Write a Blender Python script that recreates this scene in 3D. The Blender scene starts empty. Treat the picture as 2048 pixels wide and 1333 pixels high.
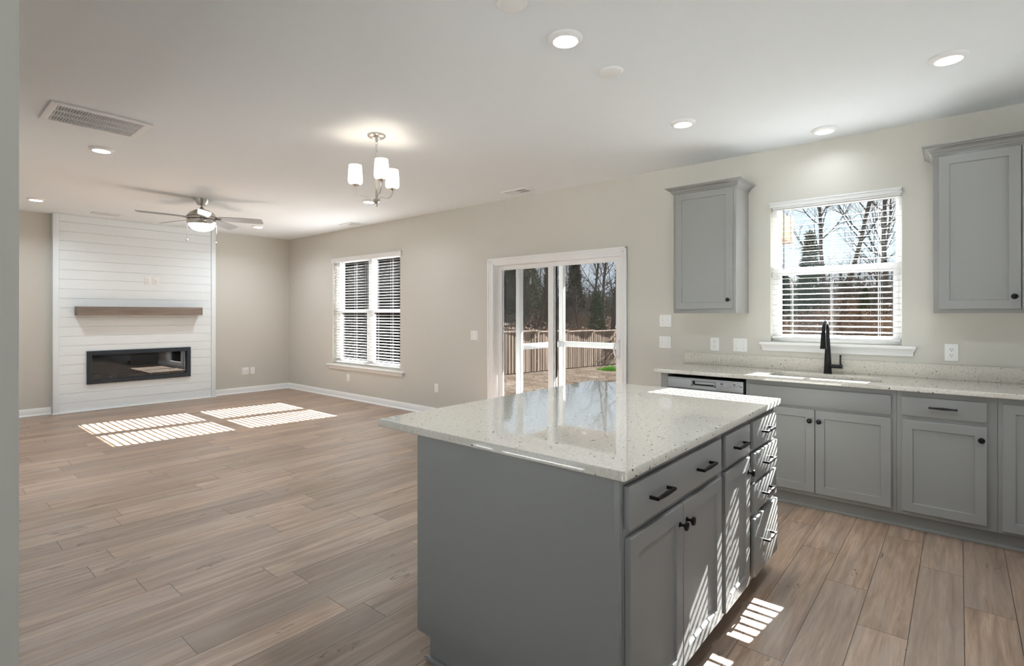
import bpy, bmesh, math, random
from mathutils import Vector, Matrix, noise
PI = math.pi
S = bpy.context.scene
COL = S.collection

# ------------------------------------------------------------------ camera, sky, sun, exposure
H, F_PX, HOR = 2.743, 1053.48, 628.516          # ceiling height, focal length in px, horizon row (2048x1333)
YAW, EYE = math.radians(40.3458), 1.37
cd = bpy.data.cameras.new('camera'); cam = bpy.data.objects.new('camera', cd); COL.objects.link(cam)
cam.location = (0, 0, EYE); cam.rotation_euler = (PI/2, 0, YAW)
cd.sensor_fit = 'HORIZONTAL'; cd.sensor_width = 36.0; cd.lens = 36.0*F_PX/2048
cd.shift_y = -(1333/2 - HOR)/2048; cd.clip_start = 0.02; cd.clip_end = 500
S.camera = cam

SUN_DIR = Vector((-0.112, -1.0, -0.645)).normalized()
sd = bpy.data.lights.new('sun', 'SUN'); sd.energy = 85.0; sd.angle = math.radians(0.2); sd.color = (1.0, 0.98, 0.955)
sun = bpy.data.objects.new('sun', sd); COL.objects.link(sun); sun.location = (3, 25, 17)
sun.rotation_euler = SUN_DIR.to_track_quat('-Z', 'Y').to_euler()

SKY = 1.18
LENS, CAN_W, BULB = 24.0, 11.0, 1.25               # lens glow, watts per ceiling light, bulb
W = bpy.data.worlds.new('sky'); S.world = W; W.use_nodes = True
nt = W.node_tree; nt.nodes.clear()
def wn(t, **k):
    n = nt.nodes.new(t)
    for a, b in k.items(): setattr(n, a, b)
    return n
tc = wn('ShaderNodeTexCoord'); sx = wn('ShaderNodeSeparateXYZ'); nt.links.new(tc.outputs['Generated'], sx.inputs[0])
rm = wn('ShaderNodeValToRGB'); nt.links.new(sx.outputs['Z'], rm.inputs[0])
rm.color_ramp.elements[0].position = 0.0; rm.color_ramp.elements[0].color = (.80, .85, .90, 1)
rm.color_ramp.elements[1].position = 0.6; rm.color_ramp.elements[1].color = (.45, .60, .82, 1)
e = rm.color_ramp.elements.new(0.18); e.color = (.66, .78, .90, 1)
mp = wn('ShaderNodeMapping'); mp.inputs['Scale'].default_value = (1, 1, 3.0); nt.links.new(tc.outputs['Generated'], mp.inputs[0])
nz = wn('ShaderNodeTexNoise'); nz.inputs['Scale'].default_value = 3.2; nz.inputs['Detail'].default_value = 7; nt.links.new(mp.outputs[0], nz.inputs['Vector'])
cr = wn('ShaderNodeValToRGB'); cr.color_ramp.elements[0].position = .46; cr.color_ramp.elements[1].position = .66; nt.links.new(nz.outputs[0], cr.inputs[0])
mx = wn('ShaderNodeMixRGB'); mx.inputs[2].default_value = (.93, .94, .96, 1); nt.links.new(cr.outputs[0], mx.inputs[0]); nt.links.new(rm.outputs[0], mx.inputs[1])
bg = wn('ShaderNodeBackground'); bg.inputs[1].default_value = SKY; nt.links.new(mx.outputs[0], bg.inputs[0])
wo = wn('ShaderNodeOutputWorld'); nt.links.new(bg.outputs[0], wo.inputs[0])

vs = S.view_settings; vs.view_transform = 'Standard'; vs.look = 'None'; vs.exposure = 0.22; vs.gamma = 1.0; vs.use_curve_mapping = False
S.cycles.use_denoising = True
S.cycles.max_bounces = 10; S.cycles.diffuse_bounces = 5; S.cycles.glossy_bounces = 4; S.cycles.transparent_max_bounces = 24
S.cycles.sample_clamp_indirect = 6.0; S.cycles.caustics_reflective = False; S.cycles.caustics_refractive = False

# ------------------------------------------------------------------ materials
def srgb(r, g, b):
    f = lambda c: (c/255/12.92 if c/255 <= .04045 else ((c/255+.055)/1.055)**2.4)
    return (f(r), f(g), f(b), 1)
class NT:
    def __init__(s, name):
        s.m = bpy.data.materials.new(name); s.m.use_nodes = True; s.t = s.m.node_tree; s.t.nodes.clear()
        s.out = s.t.nodes.new('ShaderNodeOutputMaterial')
    def n(s, t, ins=None, **k):
        n = s.t.nodes.new(t)
        for a, b in k.items(): setattr(n, a, b)
        for a, b in (ins or {}).items():
            if hasattr(b, 'is_output') or isinstance(b, bpy.types.NodeSocket): s.t.links.new(b, n.inputs[a])
            else: n.inputs[a].default_value = b
        return n
    def math(s, op, a, b=0.0, c=None):
        ins = {0: a, 1: b}
        if c is not None: ins[2] = c
        return s.n('ShaderNodeMath', ins, operation=op).outputs[0]
    def mix(s, fac, a, b, mode='MIX'):
        return s.n('ShaderNodeMixRGB', {0: fac, 1: a, 2: b}, blend_type=mode).outputs[0]
    def ramp(s, v, stops):
        n = s.n('ShaderNodeValToRGB', {0: v}); el = n.color_ramp.elements
        while len(el) < len(stops): el.new(.5)
        for q, (p, c) in zip(el, stops):
            q.position = p; q.color = c if len(c) == 4 else (*c, 1)
        return n.outputs[0]
    def noise(s, vec, scale, detail=3, rough=.5, dist=0):
        return s.n('ShaderNodeTexNoise', {'Vector': vec, 'Scale': scale, 'Detail': detail, 'Roughness': rough, 'Distortion': dist}).outputs[0]
    def obj(s): return s.n('ShaderNodeTexCoord').outputs['Object']
    def scale(s, vec, sc): return s.n('ShaderNodeMapping', {0: vec, 3: sc}).outputs[0]
    def bsdf(s, col, rough=.5, metal=0, bump=None, bstr=.2, bdist=.002, **ins):
        d = {'Base Color': col, 'Roughness': rough, 'Metallic': metal}; d.update({k.replace('_', ' '): v for k, v in ins.items()})
        b = s.n('ShaderNodeBsdfPrincipled', d)
        if bump is not None:
            bn = s.n('ShaderNodeBump', {'Height': bump, 'Strength': bstr, 'Distance': bdist}); s.t.links.new(bn.outputs[0], b.inputs['Normal'])
        s.t.links.new(b.outputs[0], s.out.inputs[0]); return b
def plain(name, col, rough=.5, metal=0, var=.04, nscale=8, bstr=.0, bscale=300, **k):
    t = NT(name); o = t.obj(); c = (*col[:3], 1)
    lo = tuple(x*(1-var) for x in col[:3])+(1,)
    col2 = t.mix(t.noise(o, nscale, 3), lo, c)
    t.bsdf(col2, rough, metal, t.noise(o, bscale, 2) if bstr else None, bstr, .001, **k)
    return t.m
M = {}
M['wall'] = plain('wall_paint', (.60, .58, .53), .85, bstr=.12, bscale=220, var=.02)
M['ceiling'] = plain('ceiling_paint', (.825, .86, .89), .9, bstr=.15, bscale=180, var=.02)
M['trim'] = plain('trim_paint', (.84, .84, .84), .45, var=.01)
M['shiplap'] = plain('shiplap_paint', (.80, .85, .88), .5, var=.015)
M['vinyl'] = plain('white_vinyl', (.86, .865, .87), .4, var=.01)
M['slat'] = plain('blind_slat', (.78, .78, .78), .45, var=.01)
M['cab'] = plain('grey_cabinet_paint', (.25, .248, .24), .32, var=.03, nscale=3, bstr=.04, bscale=160)
M['black'] = plain('matte_black_metal', (.012, .012, .013), .3, .6, var=.2)
M['gap'] = plain('dark_gap', (.01, .01, .01), .8)
M['nickel'] = plain('brushed_nickel', (.60, .58, .55), .28, 1.0, var=.08, nscale=30)
M['steel'] = plain('brushed_steel', (.36, .365, .375), .45, .7, var=.06, nscale=4)
M['sinksteel'] = plain('sink_steel', (.55, .55, .55), .3, .9)
M['plate'] = plain('outlet_plastic', (.84, .84, .83), .35, var=.01)
M['slot'] = plain('outlet_slot', (.03, .03, .03), .6)
M['blade'] = plain('silver_fan_blade', (.42, .45, .48), .45, .1, var=.06, nscale=5)
M['ventgap'] = plain('vent_shadow_gap', (.05, .05, .05), .8)
M['fireframe'] = plain('black_fire_frame', (.019, .028, .040), .4, .2, var=.1)
M['firebox'] = plain('dark_firebox', (.035, .039, .042), .5)
M['ember'] = plain('crystal_ember', (.85, .83, .80), .25, var=.2, nscale=60)
M['siding'] = plain('tan_siding', (.22, .155, .115), .8, var=.15, nscale=2, Specular_IOR_Level=0.0)
M['drive'] = plain('pale_concrete', (.50, .495, .48), .9, var=.2, nscale=.6, Specular_IOR_Level=0.0)  # pale concrete for the added bounce grounds and the porch slab
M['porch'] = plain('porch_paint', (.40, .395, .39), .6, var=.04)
M['cord'] = plain('white_cord', (.8, .8, .78), .6)
M['wand'] = plain('grey_wand', (.25, .25, .26), .4)
M['button'] = plain('control_marking', (.06, .06, .07), .5)
M['foil'] = plain('conifer_needles', (.050, .085, .035), .8, var=.55, nscale=1.5, Specular_IOR_Level=0.0)
M['foilfar'] = plain('dark_needles', (.030, .048, .026), .8, var=.5, nscale=1.0, Specular_IOR_Level=0.0)
M['bark'] = plain('winter_bark', (.085, .070, .060), .9, var=.45, nscale=3, Specular_IOR_Level=0.0)
M['brush'] = plain('dry_brush', (.27, .195, .145), .9, var=.6, nscale=.9, Specular_IOR_Level=0.0)
M['thicket'] = plain('woodland_twigs', (.15, .125, .105), .95, var=.6, nscale=.7, Specular_IOR_Level=0.0)
M['leaf'] = plain('fresh_grass', (.16, .34, .04), .7, var=.4, nscale=9, Specular_IOR_Level=0.0)

def mat_quartz(name, rough, coat):
    t = NT(name); o = t.obj()
    w = t.n('ShaderNodeTexNoise', {'Vector': o, 'Scale': 45.0, 'Detail': 2}).outputs['Color']
    d = t.n('ShaderNodeVectorMath', {0: w, 1: (.5, .5, .5)}, operation='SUBTRACT').outputs[0]
    d = t.n('ShaderNodeVectorMath', {0: d, 3: .016}, operation='SCALE').outputs[0]
    p = t.n('ShaderNodeVectorMath', {0: o, 1: d}, operation='ADD').outputs[0]
    base = t.ramp(t.noise(o, 70, 5, .7), [(.25, (.50, .465, .405)), (.5, (.63, .595, .53)), (.8, (.70, .67, .61))])
    base = t.mix(t.ramp(t.noise(o, 260, 2), [(.30, (0, 0, 0)), (.42, (1, 1, 1))]), (.44, .405, .35, 1), base)
    def flecks(sc, r0, prob, col, base, vec):
        v = t.n('ShaderNodeTexVoronoi', {'Vector': vec, 'Scale': sc}, feature='F1')
        c = t.n('ShaderNodeSeparateColor', {0: v.outputs['Color']})
        rad = t.math('MULTIPLY', c.outputs[0], r0)
        on = t.math('LESS_THAN', c.outputs[1], prob)
        m = t.math('MULTIPLY', t.math('LESS_THAN', v.outputs['Distance'], rad), on)
        return t.mix(m, base, col)
    base = flecks(150, .32, .28, (.36, .33, .29, 1), base, p)
    q = t.scale(p, (1.0, .6, 1.0))
    base = flecks(70, .24, .42, (.10, .085, .07, 1), base, q)
    base = flecks(27, .14, .66, (.022, .020, .018, 1), base, q)
    t.bsdf(base, rough, Specular_IOR_Level=.6 if coat else .4, Coat_Weight=coat, Coat_Roughness=.02, Coat_IOR=1.6)
    return t.m
M['quartz'] = mat_quartz('speckled_quartz', .05, .7); M['splash'] = mat_quartz('speckled_quartz_splash', .3, 0)

def mat_floor():
    t = NT('oak_plank_floor'); o = t.obj()
    s = t.n('ShaderNodeSeparateXYZ', {0: o}); X, Y = s.outputs[0], s.outputs[1]
    PW, PL = .181, 1.22
    xs = t.math('DIVIDE', t.math('SUBTRACT', X, .016), PW); c = t.math('FLOOR', xs); fx = t.math('FRACT', xs)
    jit = t.n('ShaderNodeTexWhiteNoise', {'W': c}, noise_dimensions='1D').outputs[0]
    far = t.math('LESS_THAN', c, -5.5)
    yo = t.math('ADD', t.math('SUBTRACT', Y, t.math('MULTIPLY', t.math('ADD', c, 3.0), -.365)), -3.126)
    yo = t.math('ADD', yo, t.math('MULTIPLY', t.math('MULTIPLY', jit, far), .6))
    ys = t.math('DIVIDE', yo, PL); r = t.math('FLOOR', ys); fy = t.math('FRACT', ys)
    idv = t.n('ShaderNodeCombineXYZ', {0: c, 1: r, 2: 3.7}).outputs[0]
    idc = t.n('ShaderNodeTexWhiteNoise', {'Vector': idv}, noise_dimensions='3D')
    rnd = idc.outputs['Value']; rc = t.n('ShaderNodeSeparateColor', {0: idc.outputs['Color']})
    off = t.math('MULTIPLY', rnd, 40.0)
    gv = t.n('ShaderNodeCombineXYZ', {0: t.math('MULTIPLY', X, 26.0), 1: t.math('MULTIPLY', Y, 1.7), 2: off}).outputs[0]
    g1 = t.noise(gv, 1.0, 6, .62, .6)
    fv = t.n('ShaderNodeCombineXYZ', {0: t.math('MULTIPLY', X, 210.0), 1: t.math('MULTIPLY', Y, 7.0), 2: off}).outputs[0]
    g2 = t.noise(fv, 1.0, 3, .6)
    bv = t.n('ShaderNodeCombineXYZ', {0: t.math('MULTIPLY', X, 7.0), 1: t.math('MULTIPLY', Y, 1.1), 2: off}).outputs[0]
    g3 = t.noise(bv, 1.0, 3, .5, 1.2)
    col = t.ramp(g1, [(.22, (0.139, 0.085, 0.055)), (.45, (0.305, 0.203, 0.139)), (.62, (0.426, 0.298, 0.213)), (.85, (0.554, 0.409, 0.305))])
    col = t.mix(t.math('MULTIPLY', t.ramp(g2, [(.35, (1, 1, 1)), (.55, (0, 0, 0))]), .34), col, (0.156, 0.102, 0.071, 1))
    grey = t.math('MULTIPLY', t.ramp(g3, [(.42, (0, 0, 0)), (.72, (1, 1, 1))]), .42)
    col = t.mix(grey, col, (0.315, 0.264, 0.230, 1))
    val = t.math('ADD', t.math('MULTIPLY', rc.outputs[0], .42), .80)
    col = t.mix(1.0, col, t.n('ShaderNodeCombineXYZ', {0: val, 1: val, 2: val}).outputs[0], 'MULTIPLY')
    col = t.mix(t.math('MULTIPLY', rc.outputs[1], .28), col, (0.320, 0.267, 0.234, 1))
    # cracks and knots that run with the grain
    cv = t.n('ShaderNodeCombineXYZ', {0: t.math('MULTIPLY', X, 16.0), 1: t.math('MULTIPLY', Y, 1.5), 2: off}).outputs[0]
    cn = t.noise(cv, 1.0, 4, .6, .8)
    line = t.math('LESS_THAN', t.math('ABSOLUTE', t.math('SUBTRACT', cn, .5)), .011)
    mk = t.math('GREATER_THAN', t.noise(t.n('ShaderNodeCombineXYZ', {0: t.math('MULTIPLY', X, 5.0), 1: t.math('MULTIPLY', Y, 3.2), 2: off}).outputs[0], 1.0, 2), .64)
    col = t.mix(t.math('MULTIPLY', t.math('MULTIPLY', line, mk), .72), col, (.055, .034, .022, 1))
    ex = t.math('MULTIPLY', t.math('MINIMUM', fx, t.math('SUBTRACT', 1.0, fx)), PW)
    ey = t.math('MULTIPLY', t.math('MINIMUM', fy, t.math('SUBTRACT', 1.0, fy)), PL)
    gr = t.math('LESS_THAN', t.math('MINIMUM', ex, ey), .0014)
    col = t.mix(gr, col, (.045, .03, .022, 1))
    ht = t.math('SUBTRACT', t.math('MULTIPLY', g2, .25), t.math('MULTIPLY', gr, 1.0))
    rough = t.math('ADD', t.math('MULTIPLY', g2, .10), .34)
    t.bsdf(col, rough, 0, ht, .25, .0015)
    return t.m
M['floor'] = mat_floor()

def mat_wood(name, c0, c1, stretch, rough=.7, scale=1.0):
    t = NT(name); o = t.scale(t.obj(), stretch)
    g = t.noise(o, scale, 7, .65, .8); k = t.noise(o, scale*.3, 2)
    col = t.ramp(g, [(.25, c0), (.7, c1)]); col = t.mix(t.math('MULTIPLY', k, .5), col, tuple(x*.7 for x in c0)+(1,))
    t.bsdf(col, rough, 0, g, .3, .002); return t.m
M['mantel'] = mat_wood('weathered_mantel', (.150, .113, .090), (.33, .27, .225), (14, 1.6, 22))
def mat_picket():
    t = NT('weathered_picket'); o = t.obj(); g = t.noise(t.scale(o, (6, 9, .8)), 1.0, 6, .65, .8)
    y = t.n('ShaderNodeSeparateXYZ', {0: o}).outputs[1]; idx = t.math('FLOOR', t.math('DIVIDE', y, .1))
    v = t.n('ShaderNodeTexWhiteNoise', {'W': idx}, noise_dimensions='1D').outputs[0]
    col = t.ramp(g, [(.25, (.15, .095, .066)), (.7, (.34, .25, .185))]); val = t.math('ADD', t.math('MULTIPLY', v, .7), .55)
    col = t.mix(1.0, col, t.n('ShaderNodeCombineXYZ', {0: val, 1: val, 2: val}).outputs[0], 'MULTIPLY')
    t.bsdf(col, .8, 0, g, .3, .003, Specular_IOR_Level=.1); return t.m
M['picket'] = mat_picket()
M['driftwood'] = mat_wood('faux_log', (.30, .23, .17), (.75, .66, .56), (20, 9, 20))

def mat_ground():
    t = NT('dormant_lawn'); o = t.obj()
    g = t.ramp(t.noise(o, .9, 8, .75), [(.3, (.035, .025, .018)), (.5, (.075, .056, .042)), (.7, (.13, .104, .081))])
    col = t.mix(t.ramp(t.noise(o, 14, 3), [(.42, (0, 0, 0)), (.62, (1, 1, 1))]), g, (.026, .018, .013, 1))
    t.bsdf(col, .95, 0, t.noise(o, 9, 4), .8, .05, Specular_IOR_Level=0.0); return t.m
M['ground'] = mat_ground()

def mat_glass(name, tint=(.93, .95, .95), ior=1.45):
    t = NT(name); tr = t.n('ShaderNodeBsdfTransparent', {0: (*tint, 1)}); gl = t.n('ShaderNodeBsdfGlossy', {0: (1, 1, 1, 1), 'Roughness': .0})
    fr = t.n('ShaderNodeFresnel', {'IOR': ior}); mxs = t.n('ShaderNodeMixShader', {0: fr.outputs[0], 1: tr.outputs[0], 2: gl.outputs[0]})
    t.t.links.new(mxs.outputs[0], t.out.inputs[0]); return t.m
M['glass'] = mat_glass('window_glass')
M['doorglass'] = mat_glass('tinted_door_glass', (.70, .73, .75))
M['fireglass'] = mat_glass('fireplace_glass', (.70, .74, .77), 2.1)

def mat_emit(name, col, st):
    t = NT(name); e = t.n('ShaderNodeEmission', {0: (*col, 1), 1: st}); t.t.links.new(e.outputs[0], t.out.inputs[0]); return t.m
M['lens'] = mat_emit('led_lens', (.985, .99, 1.0), LENS)
M['lens_low'] = mat_emit('led_lens_dimmed', (.985, .99, 1.0), LENS*.15)
M['bulb'] = mat_emit('warm_bulb', (1.0, .87, .70), BULB*60)
M['bowl'] = mat_emit('frosted_bowl', (1.0, .97, .93), 30.0)
def mat_shade():
    t = NT('frosted_shade')
    d = t.n('ShaderNodeBsdfTranslucent', {0: (.9, .88, .84, 1)}); df = t.n('ShaderNodeBsdfDiffuse', {0: (.85, .84, .82, 1)})
    m1 = t.n('ShaderNodeMixShader', {0: .5, 1: d.outputs[0], 2: df.outputs[0]})
    em = t.n('ShaderNodeEmission', {0: (1.0, .93, .86, 1), 1: .50}); ad = t.n('ShaderNodeAddShader', {0: m1.outputs[0], 1: em.outputs[0]})
    t.t.links.new(ad.outputs[0], t.out.inputs[0]); return t.m
M['shade'] = mat_shade()

# ------------------------------------------------------------------ mesh helpers
class MB:
    def __init__(s, T=None): s.v, s.f, s.T = [], [], T
    def add(s, vs_, fs):
        b = len(s.v)
        for p in vs_: s.v.append(tuple(s.T(*p)) if s.T else tuple(p))
        s.f += [tuple(b+i for i in f) for f in fs]; return s
    def box(s, x0, y0, z0, x1, y1, z1, bev=0):
        x0, x1 = min(x0, x1), max(x0, x1); y0, y1 = min(y0, y1), max(y0, y1); z0, z1 = min(z0, z1), max(z0, z1)
        V = [(x0,y0,z0),(x1,y0,z0),(x1,y1,z0),(x0,y1,z0),(x0,y0,z1),(x1,y0,z1),(x1,y1,z1),(x0,y1,z1)]
        Q = [(0,3,2,1),(4,5,6,7),(0,1,5,4),(1,2,6,5),(2,3,7,6),(3,0,4,7)]
        if bev:
            bm = bmesh.new(); vv = [bm.verts.new(p) for p in V]
            for q in Q: bm.faces.new([vv[i] for i in q])
            bmesh.ops.bevel(bm, geom=bm.edges[:], offset=bev, segments=2, affect='EDGES', profile=.6)
            bm.verts.index_update(); s.add([v.co[:] for v in bm.verts], [[v.index for v in f.verts] for f in bm.faces]); bm.free(); return s
        return s.add(V, Q)
    def lathe(s, prof, c=(0, 0, 0), seg=24, ax=2, sgn=1):
        V, Fc = [], []; n = len(prof)
        for r, h in prof:
            for k in range(seg):
                a = 2*PI*k/seg; p = [r*math.cos(a), r*math.sin(a), h*sgn]
                if ax == 0: p = [p[2], p[0], p[1]]
                elif ax == 1: p = [p[0], p[2], p[1]]
                V.append((p[0]+c[0], p[1]+c[1], p[2]+c[2]))
        for i in range(n-1):
            for k in range(seg):
                k2 = (k+1) % seg; Fc.append((i*seg+k, i*seg+k2, (i+1)*seg+k2, (i+1)*seg+k))
        if prof[0][0] > 1e-4: Fc.append(tuple(range(seg))[::-1])
        if prof[-1][0] > 1e-4: Fc.append(tuple((n-1)*seg+k for k in range(seg)))
        return s.add(V, Fc)
    def tube(s, pts, r, seg=8, cap=True):
        pts = [Vector(p) for p in pts]; n = len(pts); rs = r if isinstance(r, (list, tuple)) else [r]*n
        V, Fc = [], []; up = Vector((0, 0, 1)); d0 = (pts[1]-pts[0]).normalized()
        if abs(d0.dot(up)) > .95: up = Vector((1, 0, 0))
        u = d0.cross(up).normalized()
        for i, p in enumerate(pts):
            d = (pts[min(i+1, n-1)]-pts[max(i-1, 0)]).normalized()
            u = (u-d*u.dot(d)).normalized(); w = d.cross(u)
            for k in range(seg):
                a = 2*PI*k/seg; V.append((p+(u*math.cos(a)+w*math.sin(a))*rs[i])[:])
        for i in range(n-1):
            for k in range(seg):
                k2 = (k+1) % seg; Fc.append((i*seg+k, i*seg+k2, (i+1)*seg+k2, (i+1)*seg+k))
        if cap: Fc += [tuple(range(seg))[::-1], tuple((n-1)*seg+k for k in range(seg))]
        return s.add(V, Fc)
    def rings(s, rr, close=True):
        """stack of equal-length loops joined by quads"""
        n = len(rr[0]); V = [p for r in rr for p in r]; Fc = []
        for i in range(len(rr)-1):
            for k in range(n if close else n-1):
                k2 = (k+1) % n; Fc.append((i*n+k, i*n+k2, (i+1)*n+k2, (i+1)*n+k))
        return s.add(V, Fc)
    def mesh(s, name, off=(0, 0, 0), smooth=True, fix=True):
        me = bpy.data.meshes.new(name); me.from_pydata([(p[0]-off[0], p[1]-off[1], p[2]-off[2]) for p in s.v], [], s.f)
        if fix:
            bm = bmesh.new(); bm.from_mesh(me); bmesh.ops.recalc_face_normals(bm, faces=bm.faces[:]); bm.to_mesh(me); bm.free()
        if smooth:
            me.polygons.foreach_set('use_smooth', [True]*len(me.polygons)); me.set_sharp_from_angle(angle=math.radians(38))
        me.update(); return me
    def build(s, name, mat, parent=None, loc=(0, 0, 0), smooth=True, fix=True):
        off = parent['_o'] if parent is not None else loc
        me = s.mesh(name, off, smooth, fix); me.materials.append(mat)
        o = bpy.data.objects.new(name, me); COL.objects.link(o)
        if parent is not None: o.parent = parent; o['_o'] = list(off)
        else: o.location = loc; o['_o'] = list(loc)
        return o
def tag(o, label=None, cat=None, group=None, kind=None):
    if label: o['label'] = label
    if cat: o['category'] = cat
    if group: o['group'] = group
    if kind: o['kind'] = kind
    return o
def thing(name, label, cat, loc=(0, 0, 0), group=None, rz=0):
    o = bpy.data.objects.new(name, None); COL.objects.link(o); o.empty_display_size = .1
    o.location = loc; o.rotation_euler = (0, 0, rz); o['_o'] = list(loc) if not rz else [0, 0, 0]
    return tag(o, label, cat, group)
def struct(o, label, cat): return tag(o, label, cat, None, 'structure')
def copy_tree(root, loc, rz=0, sc=1.0, label=None, group=None):
    r = root.copy(); COL.objects.link(r); r.location = loc; r.rotation_euler = (0, 0, rz); r.scale = (sc,)*3
    if label: r['label'] = label
    if group: r['group'] = group
    for c in list(root.children):
        d = c.copy(); COL.objects.link(d); d.parent = r
        for g in list(c.children):
            e_ = g.copy(); COL.objects.link(e_); e_.parent = d
    return r

YW, XF = 4.763, -9.47                       # inner faces of the window wall and the fireplace wall
XR, YR, WT = 3.4, -1.35, .20                # right wall, rear wall, wall thickness
LW = (-7.969, -6.170, .560, 2.290)          # living room window opening x0 x1 z0 z1
KW = (-1.206, -.319, 1.140, 2.290)          # kitchen window opening
DR = (-4.355, -2.590, 0.0, 1.985)           # sliding door opening

# ------------------------------------------------------------------ room shell
b = MB(); b.box(XF-.2, YR-.2, -.06, XR+.2, YW+.2, 0); struct(b.build('floor', M['floor'], smooth=False), 'wide oak-look plank floor running through kitchen and living room', 'floor')
b = MB(); b.box(XF-.2, YR-.2, H, XR+.2, YW+.2, H+.1); struct(b.build('ceiling', M['ceiling'], smooth=False), 'flat off-white painted ceiling dotted with recessed lights', 'ceiling')
def wall_x(name, y0, y1, xa, xb, holes, mat):
    b = MB(); x = xa
    for (h0, h1, z0, z1) in sorted(holes):
        b.box(x, y0, 0, h0, y1, H)
        if z0 > 0: b.box(h0, y0, 0, h1, y1, z0)
        b.box(h0, y0, z1, h1, y1, H); x = h1
    b.box(x, y0, 0, xb, y1, H)
    return b.build(name, mat, smooth=False)
struct(wall_x('wall_back', YW, YW+WT, XF-.2, XR+.2, [LW, KW, DR], M['wall']), 'long cream wall holding both windows and the sliding patio door', 'wall')
b = MB(); b.box(XF-.2, YR-.2, 0, XF, YW, H); struct(b.build('wall_far', M['wall'], smooth=False), 'cream end wall behind the white fireplace surround', 'wall')
SW = [(1.2, 4.0, .05, 2.4)]            # unseen glazing added in the right wall for daylight fill
b = wall_x('wall_right', -XR-.2, -XR, YR, YW, SW, M['wall']); b.rotation_euler = (0, 0, PI/2); b.data.transform(Matrix.Rotation(PI/2, 4, 'Z')); b.rotation_euler = (0, 0, 0); struct(b, 'cream kitchen wall on the right', 'wall')
FILL_FW = [(-5.05, -3.35, .05, 2.45), (-3.15, -1.4, .05, 2.45)]        # unseen windows added in the living room wall for daylight fill
FILL_RW = [(-.95, 1.3, .05, 2.45)]            # unseen window added behind the viewer for daylight fill
struct(wall_x('wall_rear', YR-.2, YR, -1.3, XR+.2, FILL_RW, M['wall']), 'cream wall with windows behind the viewer', 'wall')
struct(wall_x('wall_left', -.01, .1263, XF, -1.1, FILL_FW, M['wall']), 'shaded wall end at the left edge, close to the viewer', 'wall')
b = MB(); b.box(.25, .9, 0, XR, 1.02, H); struct(b.build('wall_light_block', M['wall'], smooth=False), 'cream wall stub right of the viewer', 'wall')  # unseen stub, added to keep side-window light off the left wall end
b = MB(); b.box(-1.3, YR, 0, -1.1, -.01, H); struct(b.build('wall_hall', M['wall'], smooth=False), 'cream side wall behind the viewer', 'wall')
def base_run(name, pts, nrm, label):
    """profiled baseboard with a quarter-round shoe between two floor points"""
    (xa, ya), (xb, yb) = pts; nx, ny = nrm; b = MB()
    prof = [(0, 0), (.030, 0), (.030, .008), (.024, .018), (.015, .022), (.015, .078), (.010, .088), (.006, .100), (0, .100)]
    b.rings([[(x+nx*d, y+ny*d, z) for d, z in prof] for x, y in ((xa, ya), (xb, yb))])
    n = len(prof); b.f += [tuple(range(n)), tuple(range(n, 2*n))[::-1]]
    struct(b.build(name, M['trim']), label, 'baseboard')
base_run('baseboard_back', ((XF, YW), (-4.428, YW)), (0, -1), 'white baseboard from the far corner to the patio door')
base_run('baseboard_back_kitchen', ((-2.532, YW), (-1.90, YW)), (0, -1), 'white baseboard between patio door and kitchen cabinets')
base_run('baseboard_far_right', ((XF, 3.462), (XF, YW)), (1, 0), 'white baseboard right of the fireplace surround')
base_run('baseboard_far_left', ((XF, .1263), (XF, 1.408)), (1, 0), 'white baseboard left of the fireplace surround')

# ------------------------------------------------------------------ windows and patio door
def glass_pane(p, x0, x1, z0, z1, y, m='glass'):
    b = MB(); b.box(x0, y-.003, z0, x1, y+.003, z1); return b.build('glass_pane', M[m], p, smooth=False)
def ring_xz(b, x0, x1, z0, z1, w, y0, y1, wt=None, wb=None, bev=.003):
    wt = w if wt is None else wt; wb = w if wb is None else wb
    b.box(x0, y0, z0, x0+w, y1, z1, bev); b.box(x1-w, y0, z0, x1, y1, z1, bev)
    b.box(x0+w-.001, y0, z1-wt, x1-w+.001, y1, z1, bev); b.box(x0+w-.001, y0, z0, x1-w+.001, y1, z0+wb, bev)
def stool(p, x0, x1, zt, stub):
    b = MB(); b.box(x0, YW-.045, zt-.020, x1, YW+.095, zt, .004); b.build('window_stool', M['trim'], p)
    b = MB(); w = .030
    prof = [(.006, zt-.072), (.014, zt-.072), (.014, zt-.050), (.022, zt-.034), (.032, zt-.0195), (0, zt-.0195), (0, zt-.072)]
    b.rings([[(x+sg*(d*.9), YW-d, z) for d, z in prof] for x, sg in ((x0+stub, -1), (x1-stub, 1))])
    n = len(prof); b.f += [tuple(range(n)), tuple(range(n, 2*n))[::-1]]
    b.build('window_apron', M['trim'], p)
n_ = 3
for wins, yy in ((FILL_FW, .03), (FILL_RW, YR-.13)):
    for (xa, xb, za, zb) in wins:
        t = thing('window_%d' % n_, 'front window in the wall behind the viewer' if yy < 0 else 'front window in the living room wall hidden by the wall end', 'window', ((xa+xb)/2, yy, za)); t['kind'] = 'structure'; n_ += 1
        b = MB(); ring_xz(b, xa, xb, za, zb, .05, yy, yy+.06); b.box((xa+xb)/2-.03, yy, za+.05, (xa+xb)/2+.03, yy+.06, zb-.05, .003); b.build('window_frame', M['vinyl'], t)
        glass_pane(t, xa+.048, xb-.048, za+.048, zb-.048, yy+.03)
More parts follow.
